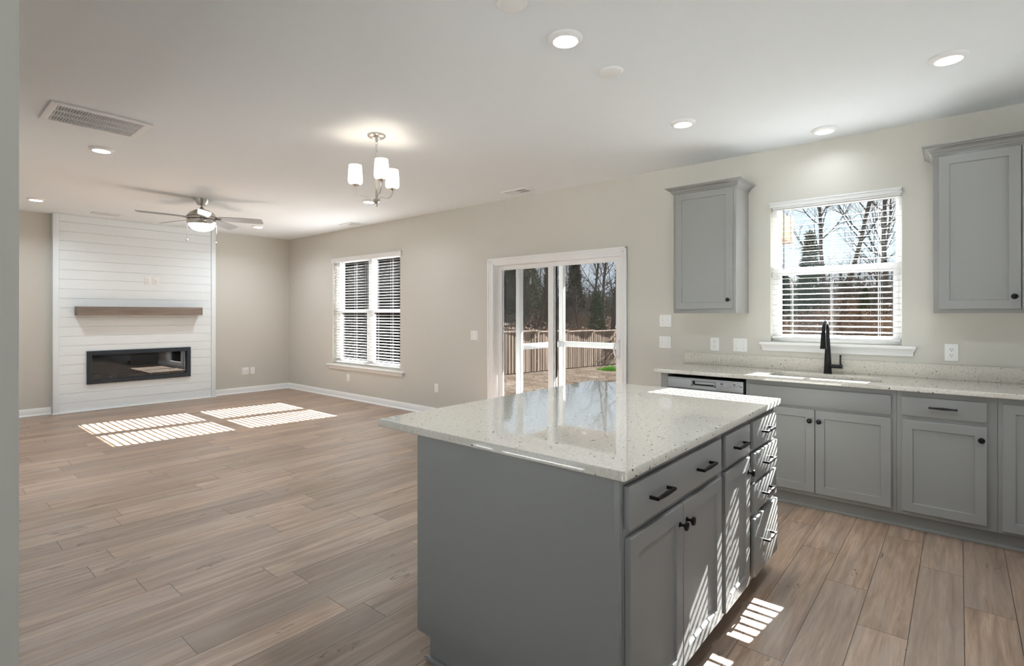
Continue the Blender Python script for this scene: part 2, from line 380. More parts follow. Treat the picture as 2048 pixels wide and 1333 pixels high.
for (ya, yb, za, zb) in SW:
    t = thing('window_%d' % n_, 'tall side window in the right wall beyond the picture', 'window', (XR+.1, (ya+yb)/2, za)); t['kind'] = 'structure'; n_ += 1
    b = MB(lambda y, x, z: (x, y, z)); ring_xz(b, ya, yb, za, zb, .05, XR+.06, XR+.12); b.build('window_frame', M['vinyl'], t)
    b = MB(); b.box(XR+.087, ya+.048, za+.048, XR+.093, yb-.048, zb-.048); b.build('glass_pane', M['glass'], t, smooth=False)
w1 = thing('window_1', 'twin double-hung living room window with white blinds', 'window', (-7.07, YW+.1, .56)); w1['kind'] = 'structure'
b = MB(); ring_xz(b, LW[0], LW[1], LW[2], LW[3], .048, YW+.10, YW+.18, .035, .02); b.box(-7.095, YW+.10, .58, -7.005, YW+.18, 2.26, .003); b.build('window_frame', M['vinyl'], w1)
for xa, xb in ((-7.922, -7.094), (-7.006, -6.217)):
    u = MB(); ring_xz(u, xa, xb, 1.392, 2.257, .042, YW+.130, YW+.165, .035, .05); su = u.build('upper_sash', M['vinyl'], w1); glass_pane(su, xa+.04, xb-.04, 1.44, 2.224, YW+.148)
    l = MB(); ring_xz(l, xa, xb, .575, 1.445, .046, YW+.098, YW+.133, .052, .045); sl = l.build('lower_sash', M['vinyl'], w1); glass_pane(sl, xa+.044, xb-.044, .615, 1.395, YW+.116)
stool(w1, -8.105, -6.060, .540, .05)
w2 = thing('window_2', 'double-hung kitchen window above the sink', 'window', (-.762, YW+.1, 1.14)); w2['kind'] = 'structure'
b = MB(); ring_xz(b, KW[0], KW[1], KW[2], KW[3], .026, YW+.10, YW+.18, .02, .02); b.build('window_frame', M['vinyl'], w2)
u = MB(); ring_xz(u, -1.182, -.343, 1.697, 2.272, .024, YW+.130, YW+.165, .022, .06); su = u.build('upper_sash', M['vinyl'], w2); glass_pane(su, -1.160, -.365, 1.75, 2.252, YW+.148)
l = MB(); ring_xz(l, -1.182, -.343, 1.158, 1.757, .036, YW+.098, YW+.133, .060, .042); sl = l.build('lower_sash', M['vinyl'], w2); glass_pane(sl, -1.148, -.377, 1.198, 1.70, YW+.116)
stool(w2, -1.285, -.236, 1.136, .03)

d1 = thing('door_1', 'white sliding glass patio door with two tall panes', 'door', (-3.47, YW+.1, 0)); d1['kind'] = 'structure'
b = MB()
for (x0, x1, z0, z1) in ((-4.428, -4.343, 0, 2.047), (-2.603, -2.532, 0, 2.047), (-4.343, -2.603, 1.978, 2.047)):
    b.box(x0, YW-.012, z0, x1, YW, z1, .002)
b.box(-4.428, YW-.024, 0, -4.406, YW, 2.047, .004); b.box(-2.552, YW-.024, 0, -2.532, YW, 2.047, .004); b.box(-4.428, YW-.024, 2.027, -2.532, YW, 2.047, .004)
b.box(-4.392, YW-.018, 0, -4.372, YW, 2.012, .003); b.box(-2.588, YW-.018, 0, -2.572, YW, 2.012, .003); b.box(-4.392, YW-.018, 1.996, -2.572, YW, 2.012, .003)
b.build('door_casing', M['trim'], d1)
b = MB(); b.box(-4.355, YW, 0, -4.336, YW+.16, 1.985, .002); b.box(-2.609, YW, 0, -2.590, YW+.16, 1.985, .002); b.box(-4.336, YW, 1.960, -2.609, YW+.16, 1.985, .002); b.box(-4.336, YW+.01, 0, -2.609, YW+.17, .035, .003)
b.build('door_frame', M['vinyl'], d1)
fx = MB(); ring_xz(fx, -4.336, -3.482, .035, 1.955, .046, YW+.095, YW+.135, .046, .09); fx.box(-3.56, YW+.095, .035, -3.482, YW+.135, 1.955, .003)
fp = fx.build('fixed_panel', M['vinyl'], d1); glass_pane(fp, -4.292, -3.556, .12, 1.912, YW+.115, 'doorglass')
sl_ = MB(); ring_xz(sl_, -3.545, -2.609, .035, 1.955, .074, YW+.040, YW+.080, .046, .09)
sp = sl_.build('sliding_panel', M['vinyl'], d1); glass_pane(sp, -3.473, -2.681, .12, 1.912, YW+.06, 'doorglass')
hb = MB(); hb.tube([(-2.650, YW+.038, .925), (-2.650, YW+.002, .930), (-2.655, YW-.028, .955), (-2.662, YW-.036, 1.01), (-2.655, YW-.028, 1.065), (-2.650, YW+.002, 1.090), (-2.650, YW+.038, 1.095)], .0105, 10)
hb.box(-2.664, YW+.034, .905, -2.636, YW+.041, 1.115, .003); hb.build('door_handle', M['vinyl'], sp)

def blind(name, label, x0, x1, zt, zb, vx0, vx1, vz0, cords, wand, slat_y):
    t = thing(name, label, 'blind', ((x0+x1)/2, slat_y, zb), 'white horizontal window blinds')
    v = MB(); v.box(vx0, YW-.030, vz0, vx1, YW-.018, zt, .004); v.box(vx0, YW-.030, vz0, vx0+.01, YW-.001, zt, .002); v.box(vx1-.010, YW-.030, vz0, vx1, YW-.001, zt, .002)
    v.box(vx0, YW-.034, zt-.014, vx1, YW-.018, zt-.004, .003); v.build('valance', M['slat'], t)
    hr = MB(); hr.box(x0, slat_y-.022, zt-.05, x1, slat_y+.022, zt-.008); hr.build('headrail', M['slat'], t)
    P, SW, TH, SLOPE = .0435, .036, .0022, .20; an = math.atan(SLOPE); s = MB(); z = zt-.065; n = 0
    while z > zb+.045:
        cy, cz = SW/2*math.cos(an), SW/2*math.sin(an); ny, nz_ = -math.sin(an)*TH/2, math.cos(an)*TH/2
        pr = [(slat_y-cy+ny, z-cz+nz_), (slat_y+ny, z+nz_*2.2), (slat_y+cy+ny, z+cz+nz_), (slat_y+cy-ny, z+cz-nz_), (slat_y-ny, z-nz_*.2), (slat_y-cy-ny, z-cz-nz_)]
        s.rings([[(x, y, q) for y, q in pr] for x in (x0, x1)]); k = len(s.v)-12
        s.f += [tuple(range(k, k+6)), tuple(range(k+6, k+12))[::-1]]; z -= P
    s.build('slats', M['slat'], t, smooth=False)
    br = MB(); br.box(x0, slat_y-.024, zb, x1, slat_y+.024, zb+.018, .004); br.build('bottom_rail', M['slat'], t)
    for cx in cords:
        c = MB(); c.tube([(cx, slat_y-.024, zb+.01), (cx, slat_y-.024, zt-.05)], .0012, 5); c.tube([(cx, slat_y+.024, zb+.01), (cx, slat_y+.024, zt-.05)], .0012, 5)
        c.tube([(cx+.012, slat_y, zb-.004), (cx+.012, slat_y, zt-.05)], .0010, 5); c.build('ladder_cord', M['cord'], t)
    wx, wz = wand; c = MB(); c.tube([(wx, YW-.04, zt-.075), (wx, YW-.04, wz)], .0042, 8); c.tube([(wx, YW-.032, zt-.06), (wx, YW-.04, zt-.08)], .0025, 6); c.build('tilt_wand', M['wand'], t)
    return t
blind('window_blind', 'wide white slatted blind covering the twin living room window', LW[0]+.008, LW[1]-.008, 2.285, .572, -7.962, -6.118, 2.213, (-7.72, -7.36, -7.07, -6.78, -6.42), (-7.86, 1.60), YW+.045)
blind('window_blind', 'white slatted blind open over the kitchen sink window', KW[0]+.008, KW[1]-.008, 2.293, 1.166, -1.209, -.315, 2.256, (-1.055, -.775, -.465), (-1.095, 1.735), YW+.045)

# ------------------------------------------------------------------ fireplace
XP = -9.36
FO = (1.772, 3.083, .378, .845)             # fireplace frame y0 y1 z0 z1
sur = thing('trim_surround', 'tall white shiplap fireplace surround with flat corner boards', 'fireplace surround', (XP, 2.43, 0)); sur['kind'] = 'structure'
b = MB(); HO = (1.80, 3.055, .405, .82)
bk = XF+.001
b.box(bk, 1.415, 0, XP-.012, 1.455, H-.001); b.box(bk, 3.415, 0, XP-.012, 3.457, H-.001)
for (ya, yb, za, zb) in ((1.455, 3.415, 0, HO[2]), (1.455, 3.415, HO[3], H-.001), (1.455, HO[0], HO[2], HO[3]), (HO[1], 3.415, HO[2], HO[3])): b.box(bk, ya, za, XP-.012, yb, zb)
b.build('backing', M['shiplap'], sur, smooth=False)
b = MB(); z = .011; PB = .1315; first = True
while z < H-.002:
    z1 = min(z+PB-.0028, H-.002)
    for ya, yb in ((1.476, 3.390),):
        if z1 <= HO[2] or z >= HO[3]: b.box(XP-.013, ya, z, XP, yb, z1, .001)
        else:
            lo, hi = max(z, HO[2]), min(z1, HO[3])
            if z < HO[2]: b.box(XP-.013, HO[0], z, XP, HO[1], HO[2])
            if z1 > HO[3]: b.box(XP-.013, HO[0], HO[3], XP, HO[1], z1)
            b.box(XP-.013, ya, z, XP, HO[0], z1, .001); b.box(XP-.013, HO[1], z, XP, yb, z1, .001)
    z += PB
b.build('shiplap_boards', M['shiplap'], sur, smooth=False)
for ya, yb in ((1.411, 1.474), (3.393, 3.460)):
    c = MB(); c.box(bk, ya, 0, XP+.010, yb, H-.001, .002); c.build('corner_board', M['shiplap'], sur)
c = MB(); c.box(XP-.01, 1.40, 0, XP+.022, 3.47, .016, .005); c.build('shoe_moulding', M['trim'], sur)
fire = thing('electric_fireplace', 'long black linear electric fireplace set into white shiplap', 'fireplace', (XP, 2.43, .378))
b = MB(); T_ = lambda a, c, d: (XP+.001+d, a, c)
def bevel_frame(b, o, i, dep, back=0):
    (a0, a1, c0, c1), (p0, p1, q0, q1) = o, i
    ro = [(a0, c0), (a1, c0), (a1, c1), (a0, c1)]; ri = [(p0, q0), (p1, q0), (p1, q1), (p0, q1)]
    R = lambda pts, d: [(*p, d) for p in pts]
    ins = lambda pts, k: [(p[0]+(k if j in (0, 3) else -k), p[1]+(k if j in (0, 1) else -k)) for j, p in enumerate(pts)]
    b.rings([R(ro, back), R(ro, dep-.003), R(ins(ro, .003), dep), R(ins(ri, -.004), dep), R(ri, dep-.006), R(ri, back-.012)])
b.T = T_; bevel_frame(b, FO, (1.832, 3.022, .438, .785), .030); b.build('frame', M['fireframe'], fire)
b = MB(); b.box(XP-.100, 1.815, .42, XP-.095, 3.04, .805); b.box(XP-.1, 1.815, .415, XP-.012, 3.04, .444); b.box(XP-.1, 1.815, .805, XP-.01, 3.04, .81); b.box(XP-.1, 1.81, .415, XP-.01, 1.815, .81); b.box(XP-.1, 3.04, .415, XP-.01, 3.045, .81)
b.build('firebox', M['firebox'], fire, smooth=False)
b = MB(); b.box(XP-.012, 1.832, .748, XP-.006, 3.022, .785); b.build('heat_outlet', M['gap'], fire, smooth=False)
b = MB(); b.box(XP-.006, 1.825, .432, XP-.002, 3.029, .790); b.build('glass_front', M['fireglass'], fire, smooth=False)
rng = random.Random(5)
e = MB()
for k in range(95):
    y = 1.84+rng.random()*1.17; x = XP-.085+rng.random()*.07; r = .006+rng.random()*.009; c0 = (x, y, .446+r*.7)
    e.add([(c0[0]+r*math.cos(a)*rng.uniform(.6, 1.2), c0[1]+r*math.sin(a)*rng.uniform(.6, 1.2), c0[2]-r*.4) for a in (0, 1.6, 3.1, 4.7)]+[(c0[0], c0[1], c0[2]+r), (c0[0], c0[1], c0[2]-r*.8)], [(0, 1, 4), (1, 2, 4), (2, 3, 4), (3, 0, 4), (1, 0, 5), (2, 1, 5), (3, 2, 5), (0, 3, 5)])
tag(e.build('ember_bed', M['ember'], fire, smooth=False), kind='stuff')
for k in range(20):
    y = 1.86+k*.0595+rng.uniform(-.02, .02); a = rng.uniform(-.5, .5); L = rng.uniform(.06, .12); x = XP-.035+rng.uniform(-.012, .012); z0 = .470+rng.uniform(0, .022)
    y0_, y1_ = max(1.83, y-L/2), min(3.025, y+L/2)
    lg = MB(); lg.tube([(x-.012, y0_, z0), (x, (y0_+y1_)/2, z0+.008+a*.01), (x+.012, y1_, z0+abs(a)*.10)], [.0085, .0105, .007], 7); lg.build('log', M['driftwood'], fire)
mt = MB(); mt.box(XP+.001, 1.640, 1.352, -9.192, 3.208, 1.474, .004); tag(mt.build('mantel_shelf', M['mantel'], None, (XP, 2.424, 1.352)), 'chunky weathered wood beam mantel above the fireplace', 'mantel')

# ------------------------------------------------------------------ outlets and switches
def plate_thing(name, label, cat, T, a, z, w, h, kind, group):
    """T maps (along wall, up, out) to the room; built from its lower left corner"""
    o = T(a+w/2, z, 0); t = thing(name, label, cat, o, group)
    b = MB(T); b.box(a, z, .0005, a+w, z+h, .006, .002); b.build('wall_plate', M['plate'], t)
    for k, kd in enumerate(kind):
        ca = a+w*(k+.5)/len(kind); cz = z+h/2
        if kd == 'o':
            for s_ in (-1, 1):
                q = MB(T); q.lathe([(0, .0075), (.0145, .0075), (.016, .006)], (ca, cz+s_*.0195, 0), 20); r_ = q.build('receptacle', M['plate'], t)
                sl = MB(T); zz = cz+s_*.0195
                sl.box(ca-.0075, zz-.001, .0072, ca-.0050, zz+.009, .0079); sl.box(ca+.0050, zz, .0072, ca+.0072, zz+.008, .0079); sl.lathe([(0, .0079), (.0026, .0079), (.0026, .0070)], (ca, zz-.0075, 0), 10)
                sl.build('slots', M['slot'], r_, smooth=False)
        elif kd == 's':
            q = MB(T); q.box(ca-.0055, cz-.012, .004, ca+.0055, cz+.012, .0068, .001); q.box(ca-.0042, cz-.001, .005, ca+.0042, cz+.010, .017, .0015); q.build('toggle', M['plate'], t)
            for s_ in (-1, 1): sc = MB(T); sc.lathe([(0, .0072), (.0028, .0070), (.0032, .0055)], (ca, cz+s_*.030, 0), 10); sc.build('screw', M['steel'], t)
        elif kd == 'j':
            q = MB(T); q.box(ca-.016, cz-.032, .005, ca+.016, cz+.032, .0075, .001); r_ = q.build('insert', M['plate'], t)
            sl = MB(T); sl.lathe([(0, .011), (.004, .011), (.0045, .0070)], (ca, cz+.012, 0), 10); sl.box(ca-.006, cz-.020, .0072, ca+.006, cz-.010, .0080); sl.build('jack', M['steel'], r_)
        elif kd == 'b':
            for s_ in (-1, 1): sc = MB(T); sc.lathe([(0, .0072), (.0028, .0070), (.0032, .0055)], (ca, cz+s_*.021, 0), 10); sc.build('screw', M['steel'], t)
    return t
TB = lambda a, z, d: (a, YW-d, z)
TF = lambda a, z, d: (XF+d, a, z)
TP = lambda a, z, d: (XP+d, a, z)
GO, GS = 'white wall outlets', 'white wall switches'
plate_thing('wall_outlet', 'white power outlet above the mantel, left of the pair', 'outlet', TP, 2.467, 1.815, .076, .116, 'o', GO)
plate_thing('media_outlet', 'white cable jack plate above the mantel, right of the pair', 'outlet', TP, 2.574, 1.815, .076, .116, 'j', GO)
plate_thing('wall_outlet', 'wide white outlet plate low between fireplace surround and room corner', 'outlet', TF, 3.922, .317, .116, .124, 'oj', GO)
plate_thing('blank_plate', 'narrow white plate low on the wall nearest the room corner', 'outlet', TF, 4.064, .315, .076, .122, 'b', GO)
plate_thing('wall_outlet', 'white outlet low beneath the living room window', 'outlet', TB, -7.545, .285, .075, .116, 'b', GO)
plate_thing('wall_outlet', 'white outlet low between living room window and patio door', 'outlet', TB, -5.418, .311, .076, .116, 'o', GO)
plate_thing('light_switch', 'double white light switch left of the patio door', 'switch', TB, -4.727, 1.043, .120, .116, 'ss', GS)
plate_thing('light_switch', 'upper double white switch right of the patio door', 'switch', TB, -2.188, 1.250, .117, .112, 'ss', GS)
plate_thing('light_switch', 'lower double white switch right of the patio door', 'switch', TB, -2.190, 1.046, .117, .112, 'ss', GS)
plate_thing('wall_outlet', 'white outlet above backsplash under the small upper cabinet', 'outlet', TB, -1.705, 1.043, .078, .116, 'o', GO)
plate_thing('light_switch', 'double white switch above backsplash just left of the kitchen window', 'switch', TB, -1.507, 1.043, .118, .116, 'ss', GS)
plate_thing('wall_outlet', 'white outlet above backsplash right of the kitchen window', 'outlet', TB, -.079, 1.043, .074, .118, 'o', GO)

# ------------------------------------------------------------------ cabinet parts
def shaker(b, a0, a1, c0, c1, th=.020, fr=.054, rec=.009):
    ro = [(a0, c0), (a1, c0), (a1, c1), (a0, c1)]
    ins = lambda k: [(a0+k, c0+k), (a1-k, c0+k), (a1-k, c1-k), (a0+k, c1-k)]
    R = lambda pts, d: [(*p, d) for p in pts]
    b.rings([R(ro, .001), R(ro, th-.0025), R(ins(.0025), th), R(ins(fr), th), R(ins(fr+.0045), th-rec)])
    n = len(b.v); b.f += [(n-4, n-3, n-2, n-1), (n-20, n-17, n-18, n-19)]
def slab(b, a0, a1, c0, c1, th=.020): b.box(a0, c0, .001, a1, c1, th, .0028)
def knob(T, a, c, p, th=.020):
    b = MB(T); b.lathe([(.0001, th-.001), (.0095, th-.001), (.0095, th+.002), (.0055, th+.005), (.0050, th+.014), (.0080, th+.018), (.0150, th+.021), (.0165, th+.025), (.0140, th+.029), (.0070, th+.031), (.0001, th+.0315)], (a, c, 0), 24)
    return b.build('knob', M['black'], p)
def pull(T, a, c, p, th=.020, L=.136):
    b = MB(T)
    for s_ in (-1, 1): b.box(a+s_*(L/2-.010), c-.005, th-.001, a+s_*L/2, c+.005, th+.030, .0012)
    xs = [-L/2, -L/2+.012, -L*.25, 0, L*.25, L/2-.012, L/2]; hh = [.0048, .0048, .0062, .0080, .0062, .0048, .0048]
    b.rings([[(a+x, c-h, th+.024), (a+x, c+h, th+.024), (a+x, c+h*.8, th+.031), (a+x, c-h*.8, th+.031)] for x, h in zip(xs, hh)])
    n = len(b.v); b.f += [(n-28, n-27, n-26, n-25), (n-4, n-3, n-2, n-1)]
    return b.build('pull_handle', M['black'], p)
YF = 4.153                                   # face frame of the sink run
TC = lambda a, c, d: (a, YF-d, c)
def carcass(t, T, a0, a1, depth, opens, z0=.100, z1=.8845, toe=.060):
    """closed box, face frame with openings seen as dark gaps, recessed toe board and shoe"""
    b = MB(T); b.box(a0+.0005, z0, -depth, a1-.0005, z1, -.0005, .0015); b.build('cabinet_body', M['cab'], t)
    k = MB(T); k.box(a0, .0, -depth, a1, z0-.0005, -toe); k.box(a0, 0, -toe, a1, .019, -toe+.013, .004); k.build('toe_kick', M['cab'], t)
GB = 'grey base cabinets along the window wall'
t = thing('end_panel', 'narrow grey filler panel at the left end of the sink counter', 'cabinet panel', (-1.865, YF, 0), GB)
b = MB(TC); b.box(-1.897, .0, -.606, -1.8365, .8845, .0, .0015); b.build('panel', M['cab'], t)
dw = thing('dishwasher', 'stainless dishwasher built in at the left of the sink', 'dishwasher', (-1.53, YF, 0))
b = MB(TC); b.box(-1.830, .105, -.58, -1.232, .858, .0, .002); b.build('tub', M['gap'], dw)
b = MB(TC); b.box(-1.828, .11, .0005, -1.236, .770, .020, .003); b.build('door_panel', M['steel'], dw)
b = MB(TC)
b.box(-1.828, .774, .0005, -1.630, .858, .020, .003); b.box(-1.440, .774, .0005, -1.236, .858, .020, .003); b.box(-1.632, .836, .0005, -1.438, .858, .020, .002); b.box(-1.632, .774, .0005, -1.438, .798, .020, .002); b.box(-1.828, .846, .018, -1.236, .858, .025, .002)
cp = b.build('control_panel', M['steel'], dw)
b = MB(TC); b.box(-1.632, .796, .0005, -1.438, .838, .004); b.build('handle_recess', M['gap'], cp, smooth=False)
b = MB(TC); b.tube([(-1.626, .834, .018), (-1.624, .812, .020), (-1.612, .801, .021), (-1.458, .801, .021), (-1.446, .812, .020), (-1.444, .834, .018)], .0035, 8); b.box(-1.605, .814, .004, -1.450, .834, .017, .004); b.build('grip', M['steel'], cp)
b = MB(TC)
for (a, c, w_, h_) in ((-1.405, .826, .022, .009), (-1.402, .812, .012, .003), (-1.345, .828, .004, .004), (-1.335, .816, .012, .004), (-1.310, .828, .018, .008), (-1.310, .815, .016, .003), (-1.288, .820, .010, .003), (-1.270, .822, .012, .005), (-1.257, .815, .015, .007), (-1.36, .806, .020, .002), (-1.385, .805, .01, .002)):
    b.box(a, c, .0198, a+w_, c+h_, .0206)
b.build('buttons', M['button'], cp, smooth=False)
t = thing('sink_cabinet', 'grey double-door sink base cabinet below the kitchen window', 'cabinet', (-.76, YF, 0), GB)
carcass(t, TC, -1.222, -.306, .606, [])
b = MB(TC); slab(b, -1.190, -.333, .726, .850); b.build('false_drawer_front', M['cab'], t)
for a0, a1, ka in ((-1.190, -.7645, -.793), (-.7605, -.333, -.736)):
    b = MB(TC); shaker(b, a0, a1, .128, .704); d = b.build('door', M['cab'], t); knob(TC, ka, .629, d)
t = thing('drawer_cabinet', 'grey base cabinet right of the sink, one drawer over one door', 'cabinet', (-.07, YF, 0), GB)
carcass(t, TC, -.306, .170, .606, [])
b = MB(TC); slab(b, -.278, .123, .733, .850); d = b.build('drawer', M['cab'], t); pull(TC, -.0765, .794, d)
b = MB(TC); shaker(b, -.278, .123, .128, .705); d = b.build('door', M['cab'], t); knob(TC, .098, .630, d)
t = thing('corner_cabinet', 'grey full-height-door base cabinet at the right picture edge', 'cabinet', (.6, YF, 0), GB)
carcass(t, TC, .170, 2.185, .606, [])
b = MB(TC); shaker(b, .189, .700, .118, .851); d = b.build('door', M['cab'], t); knob(TC, .672, .76, d)

# worktop with an undermount sink cut-out
def rrect(x0, x1, y0, y1, r, n=6):
    P = []
    for cx, cy, a0 in ((x1-r, y1-r, 0), (x0+r, y1-r, PI/2), (x0+r, y0+r, PI), (x1-r, y0+r, 1.5*PI)):
        for k in range(n+1): a = a0+PI/2*k/n; P.append((cx+r*math.cos(a), cy+r*math.sin(a)))
    return P
CT, CB = .915, .885
ct = thing('countertop', 'speckled white quartz counter with backsplash along the window wall', 'countertop', (-.3, 4.4, CB))
hole = rrect(-1.105, -.385, 4.235, 4.575, .055)
cx_, cy_ = -.745, 4.405; x0, x1, y0, y1 = -1.937, 2.2, 4.113, YW-.001
outer = []
for (x, y) in hole:                           # matching points on the outer rectangle, corner by corner
    sx_ = x1 if x > cx_ else x0; sy_ = y1 if y > cy_ else y0; outer.append((sx_, sy_))
def chunk(k): return [hole[i] for i in range(k*7, k*7+7)]
b = MB()
def top_piece(poly): 
    n = len(poly); b.add([(x, y, CT) for x, y in poly]+[(x, y, CB) for x, y in poly], [tuple(range(n)), tuple(range(n, 2*n))[::-1]])
hx0, hx1, hy0, hy1 = -1.105, -.385, 4.235, 4.575
TOPE = .003
xo0, xo1, yo0 = x0+TOPE, x1, y0+TOPE
cs = [chunk(0), chunk(1), chunk(2), chunk(3)]   # NE, NW, SW, SE arcs
NE, NW, SW_, SE = cs
def flat(poly, z): b.add([(x, y, z) for x, y in poly], [tuple(range(len(poly)))])
for z, ex in ((CT, TOPE), (CB, TOPE)):
    X0, X1, Y0, Y1 = x0+ex, x1, y0+ex, y1
    flat([(X0, Y0), (hx0, Y0), (hx0, Y1), (X0, Y1)], z); flat([(hx1, Y0), (X1, Y0), (X1, Y1), (hx1, Y1)], z)
    flat([(hx0, hy1-.0), *[p for p in NW[::-1]], *[p for p in NE[::-1]], (hx1, hy1), (hx1, Y1), (hx0, Y1)][1:-3]+[(hx1, NE[0][1]), (hx1, Y1), (hx0, Y1), (hx0, NW[-1][1])], z)
    flat([*SW_[0:], *SE, (hx1, Y0), (hx0, Y0)], z)
    # sides of the hole between the arcs are straight and belong to the left and right slabs
hl = hole; n = len(hl)
b.rings([[(x, y, CT) for x, y in hl], [(x, y, CB) for x, y in hl]])
def edge(pts):                                 # eased slab edge following an open path
    out = []
    for (x, y, nx, ny) in pts: out.append([(x-nx*TOPE, y-ny*TOPE, CT), (x, y, CT-TOPE), (x, y, CB+TOPE), (x-nx*TOPE, y-ny*TOPE, CB)])
    b.rings(out, close=False)
b2 = b
V = [(x0, y1, -1, 0), (x0, y0, -1, -1), (x1, y0, 0, -1)]
rows = [[(x-nx*TOPE, y-ny*TOPE, CT), (x, y, CT-TOPE), (x, y, CB+TOPE), (x-nx*TOPE, y-ny*TOPE, CB)] for x, y, nx, ny in V]
for i in range(2):
    for k in range(3): b.add([rows[i][k], rows[i+1][k], rows[i+1][k+1], rows[i][k+1]], [(0, 1, 2, 3)])
b.build('slab', M['quartz'], ct, smooth=False)
b = MB(); b.box(-1.942, YW-.021, CT+.0003, 2.2, YW-.001, 1.017, .002); b.build('backsplash', M['splash'], ct)
sk = thing('kitchen_sink', 'undermount stainless sink basin under the kitchen window', 'sink', (-.745, 4.405, .68))
b = MB(); R_ = lambda k, z, r: [(x, y, z) for x, y in rrect(-1.112-k, -.378+k, 4.228-k, 4.582+k, r)]
b.rings([R_(.02, CB-.001, .06), R_(0, CB-.001, .055), R_(-.004, .86, .055), R_(-.010, .72, .055), R_(-.035, .690, .05), R_(-.06, .685, .04)]); n = len(b.v); b.f.append(tuple(range(n-28, n)))
b.build('basin', M['sinksteel'], sk)
b = MB(); b.lathe([(.0001, .687), (.030, .687), (.042, .6895), (.045, .6855)], (-.745, 4.43, 0), 24); b.build('drain', M['nickel'], sk)
fa = thing('faucet', 'matte black gooseneck pull-down faucet behind the sink', 'faucet', (-.772, 4.662, CT))
fx_, fy_ = -.772, 4.662
b = MB(); b.lathe([(.0001, CT), (.0290, CT), (.0290, CT+.006), (.0265, CT+.012), (.0235, CT+.10), (.0175, CT+.20), (.0140, CT+.27), (.0001, CT+.27)], (fx_, fy_, 0), 28); b.build('body', M['black'], fa)
pts = [(fx_, fy_, CT+.26)]+[(fx_, fy_-.085+.085*math.cos(a), CT+.305+.090*math.sin(a)) for a in [PI*k/14 for k in range(14)]]+[(fx_, fy_-.172, CT+.285)]
b = MB(); b.tube(pts, .0135, 16); b.build('gooseneck', M['black'], fa)
b = MB(); b.tube([(fx_, fy_-.170, CT+.312), (fx_, fy_-.173, CT+.290), (fx_, fy_-.176, CT+.235), (fx_, fy_-.178, CT+.195)], [.0150, .0165, .0185, .0225], 18); b.build('spray_head', M['black'], fa)
b = MB(); b.tube([(fx_+.01, fy_, CT+.055), (fx_+.098, fy_-.004, CT+.055)], .0155, 16); b.tube([(fx_+.084, fy_-.004, CT+.060), (fx_+.084, fy_-.006, CT+.145)], [.0065, .0058], 12); b.build('lever', M['black'], fa)

# upper cabinets
YU = 4.433
TU = lambda a, c, d: (a, YU-d, c)
def crown(t, x0, x1, z):
    prof = [(-.002, 0), (.005, 0), (.007, .008), (.014, .012), (.018, .022), (.030, .034), (.044, .040), (.046, .046), (.056, .048), (.058, .056), (-.002, .056)]
    b = MB(); rows = []
    for (x, y, nx, ny) in ((x0, YW-.001, -1, 0), (x0, YU, -1, -1), (x1, YU, 1, -1), (x1, YW-.001, 1, 0)):
        rows.append([(x+nx*d, y+ny*d, z+h) for d, h in prof])
    b.rings(rows); n = len(prof); b.f += [tuple(range(n)), tuple(range(3*n, 4*n))[::-1]]
    b.add([rows[0][-1], rows[1][-1], rows[2][-1], rows[3][-1]], [(0, 1, 2, 3)])
    b.build('crown_moulding', M['cab'], t)
GU = 'grey upper wall cabinets'
t = thing('wall_cabinet', 'small grey one-door upper cabinet left of the kitchen window', 'cabinet', (-1.644, YW, 1.378), GU)
b = MB(); b.box(-1.908, YU, 1.378, -1.380, YW-.001, 2.425, .0015); b.build('cabinet_body', M['cab'], t)
b = MB(TU); shaker(b, -1.884, -1.403, 1.412, 2.406); d = b.build('door', M['cab'], t); knob(TU, -1.4355, 1.487, d)
crown(t, -1.909, -1.379, 2.412)
t = thing('wall_cabinet', 'large grey two-door upper cabinet right of the kitchen window', 'cabinet', (.29, YW, 1.376), GU)
b = MB(); b.box(-.132, YU, 1.376, .705, YW-.001, 2.425, .0015); b.build('cabinet_body', M['cab'], t)
for a0, a1, ka in ((-.104, .2845, .254), (.2895, .678, .320)):
    b = MB(TU); shaker(b, a0, a1, 1.402, 2.394); d = b.build('door', M['cab'], t); knob(TU, ka, 1.477, d)
crown(t, -.133, .706, 2.412)

# ------------------------------------------------------------------ island
XI = -.757
TI = lambda a, c, d: (XI+d, a, c)
GI = 'grey island cabinets facing the sink'
D_ = .84
u1 = thing('island_cabinet', 'nearest grey island cabinet, wide two-pull drawer over two doors', 'cabinet', (-1.2, 1.80, 0), GI)
carcass(u1, TI, 1.397, 2.212, D_, [], toe=.075)
b = MB(TI); slab(b, 1.400, 2.184, .732, .862); d = b.build('drawer', M['cab'], u1); pull(TI, 1.598, .797, d); pull(TI, 1.985, .797, d)
for a0, a1, ka in ((1.408, 1.794, 1.765), (1.798, 2.188, 1.826)):
    b = MB(TI); shaker(b, a0, a1, .128, .706); d = b.build('door', M['cab'], u1); knob(TI, ka, .641, d)
u2 = thing('island_cabinet', 'narrow middle island cabinet with one drawer and one door', 'cabinet', (-1.2, 2.40, 0), GI)
carcass(u2, TI, 2.212, 2.596, D_, [], toe=.075)
b = MB(TI); slab(b, 2.238, 2.566, .730, .862); d = b.build('drawer', M['cab'], u2); pull(TI, 2.402, .797, d)
b = MB(TI); shaker(b, 2.236, 2.566, .124, .710); d = b.build('door', M['cab'], u2); knob(TI, 2.535, .645, d)
u3 = thing('island_cabinet', 'farthest island cabinet with a bank of four drawers', 'cabinet', (-1.2, 2.83, 0), GI)
carcass(u3, TI, 2.596, 3.052, D_, [], toe=.075)
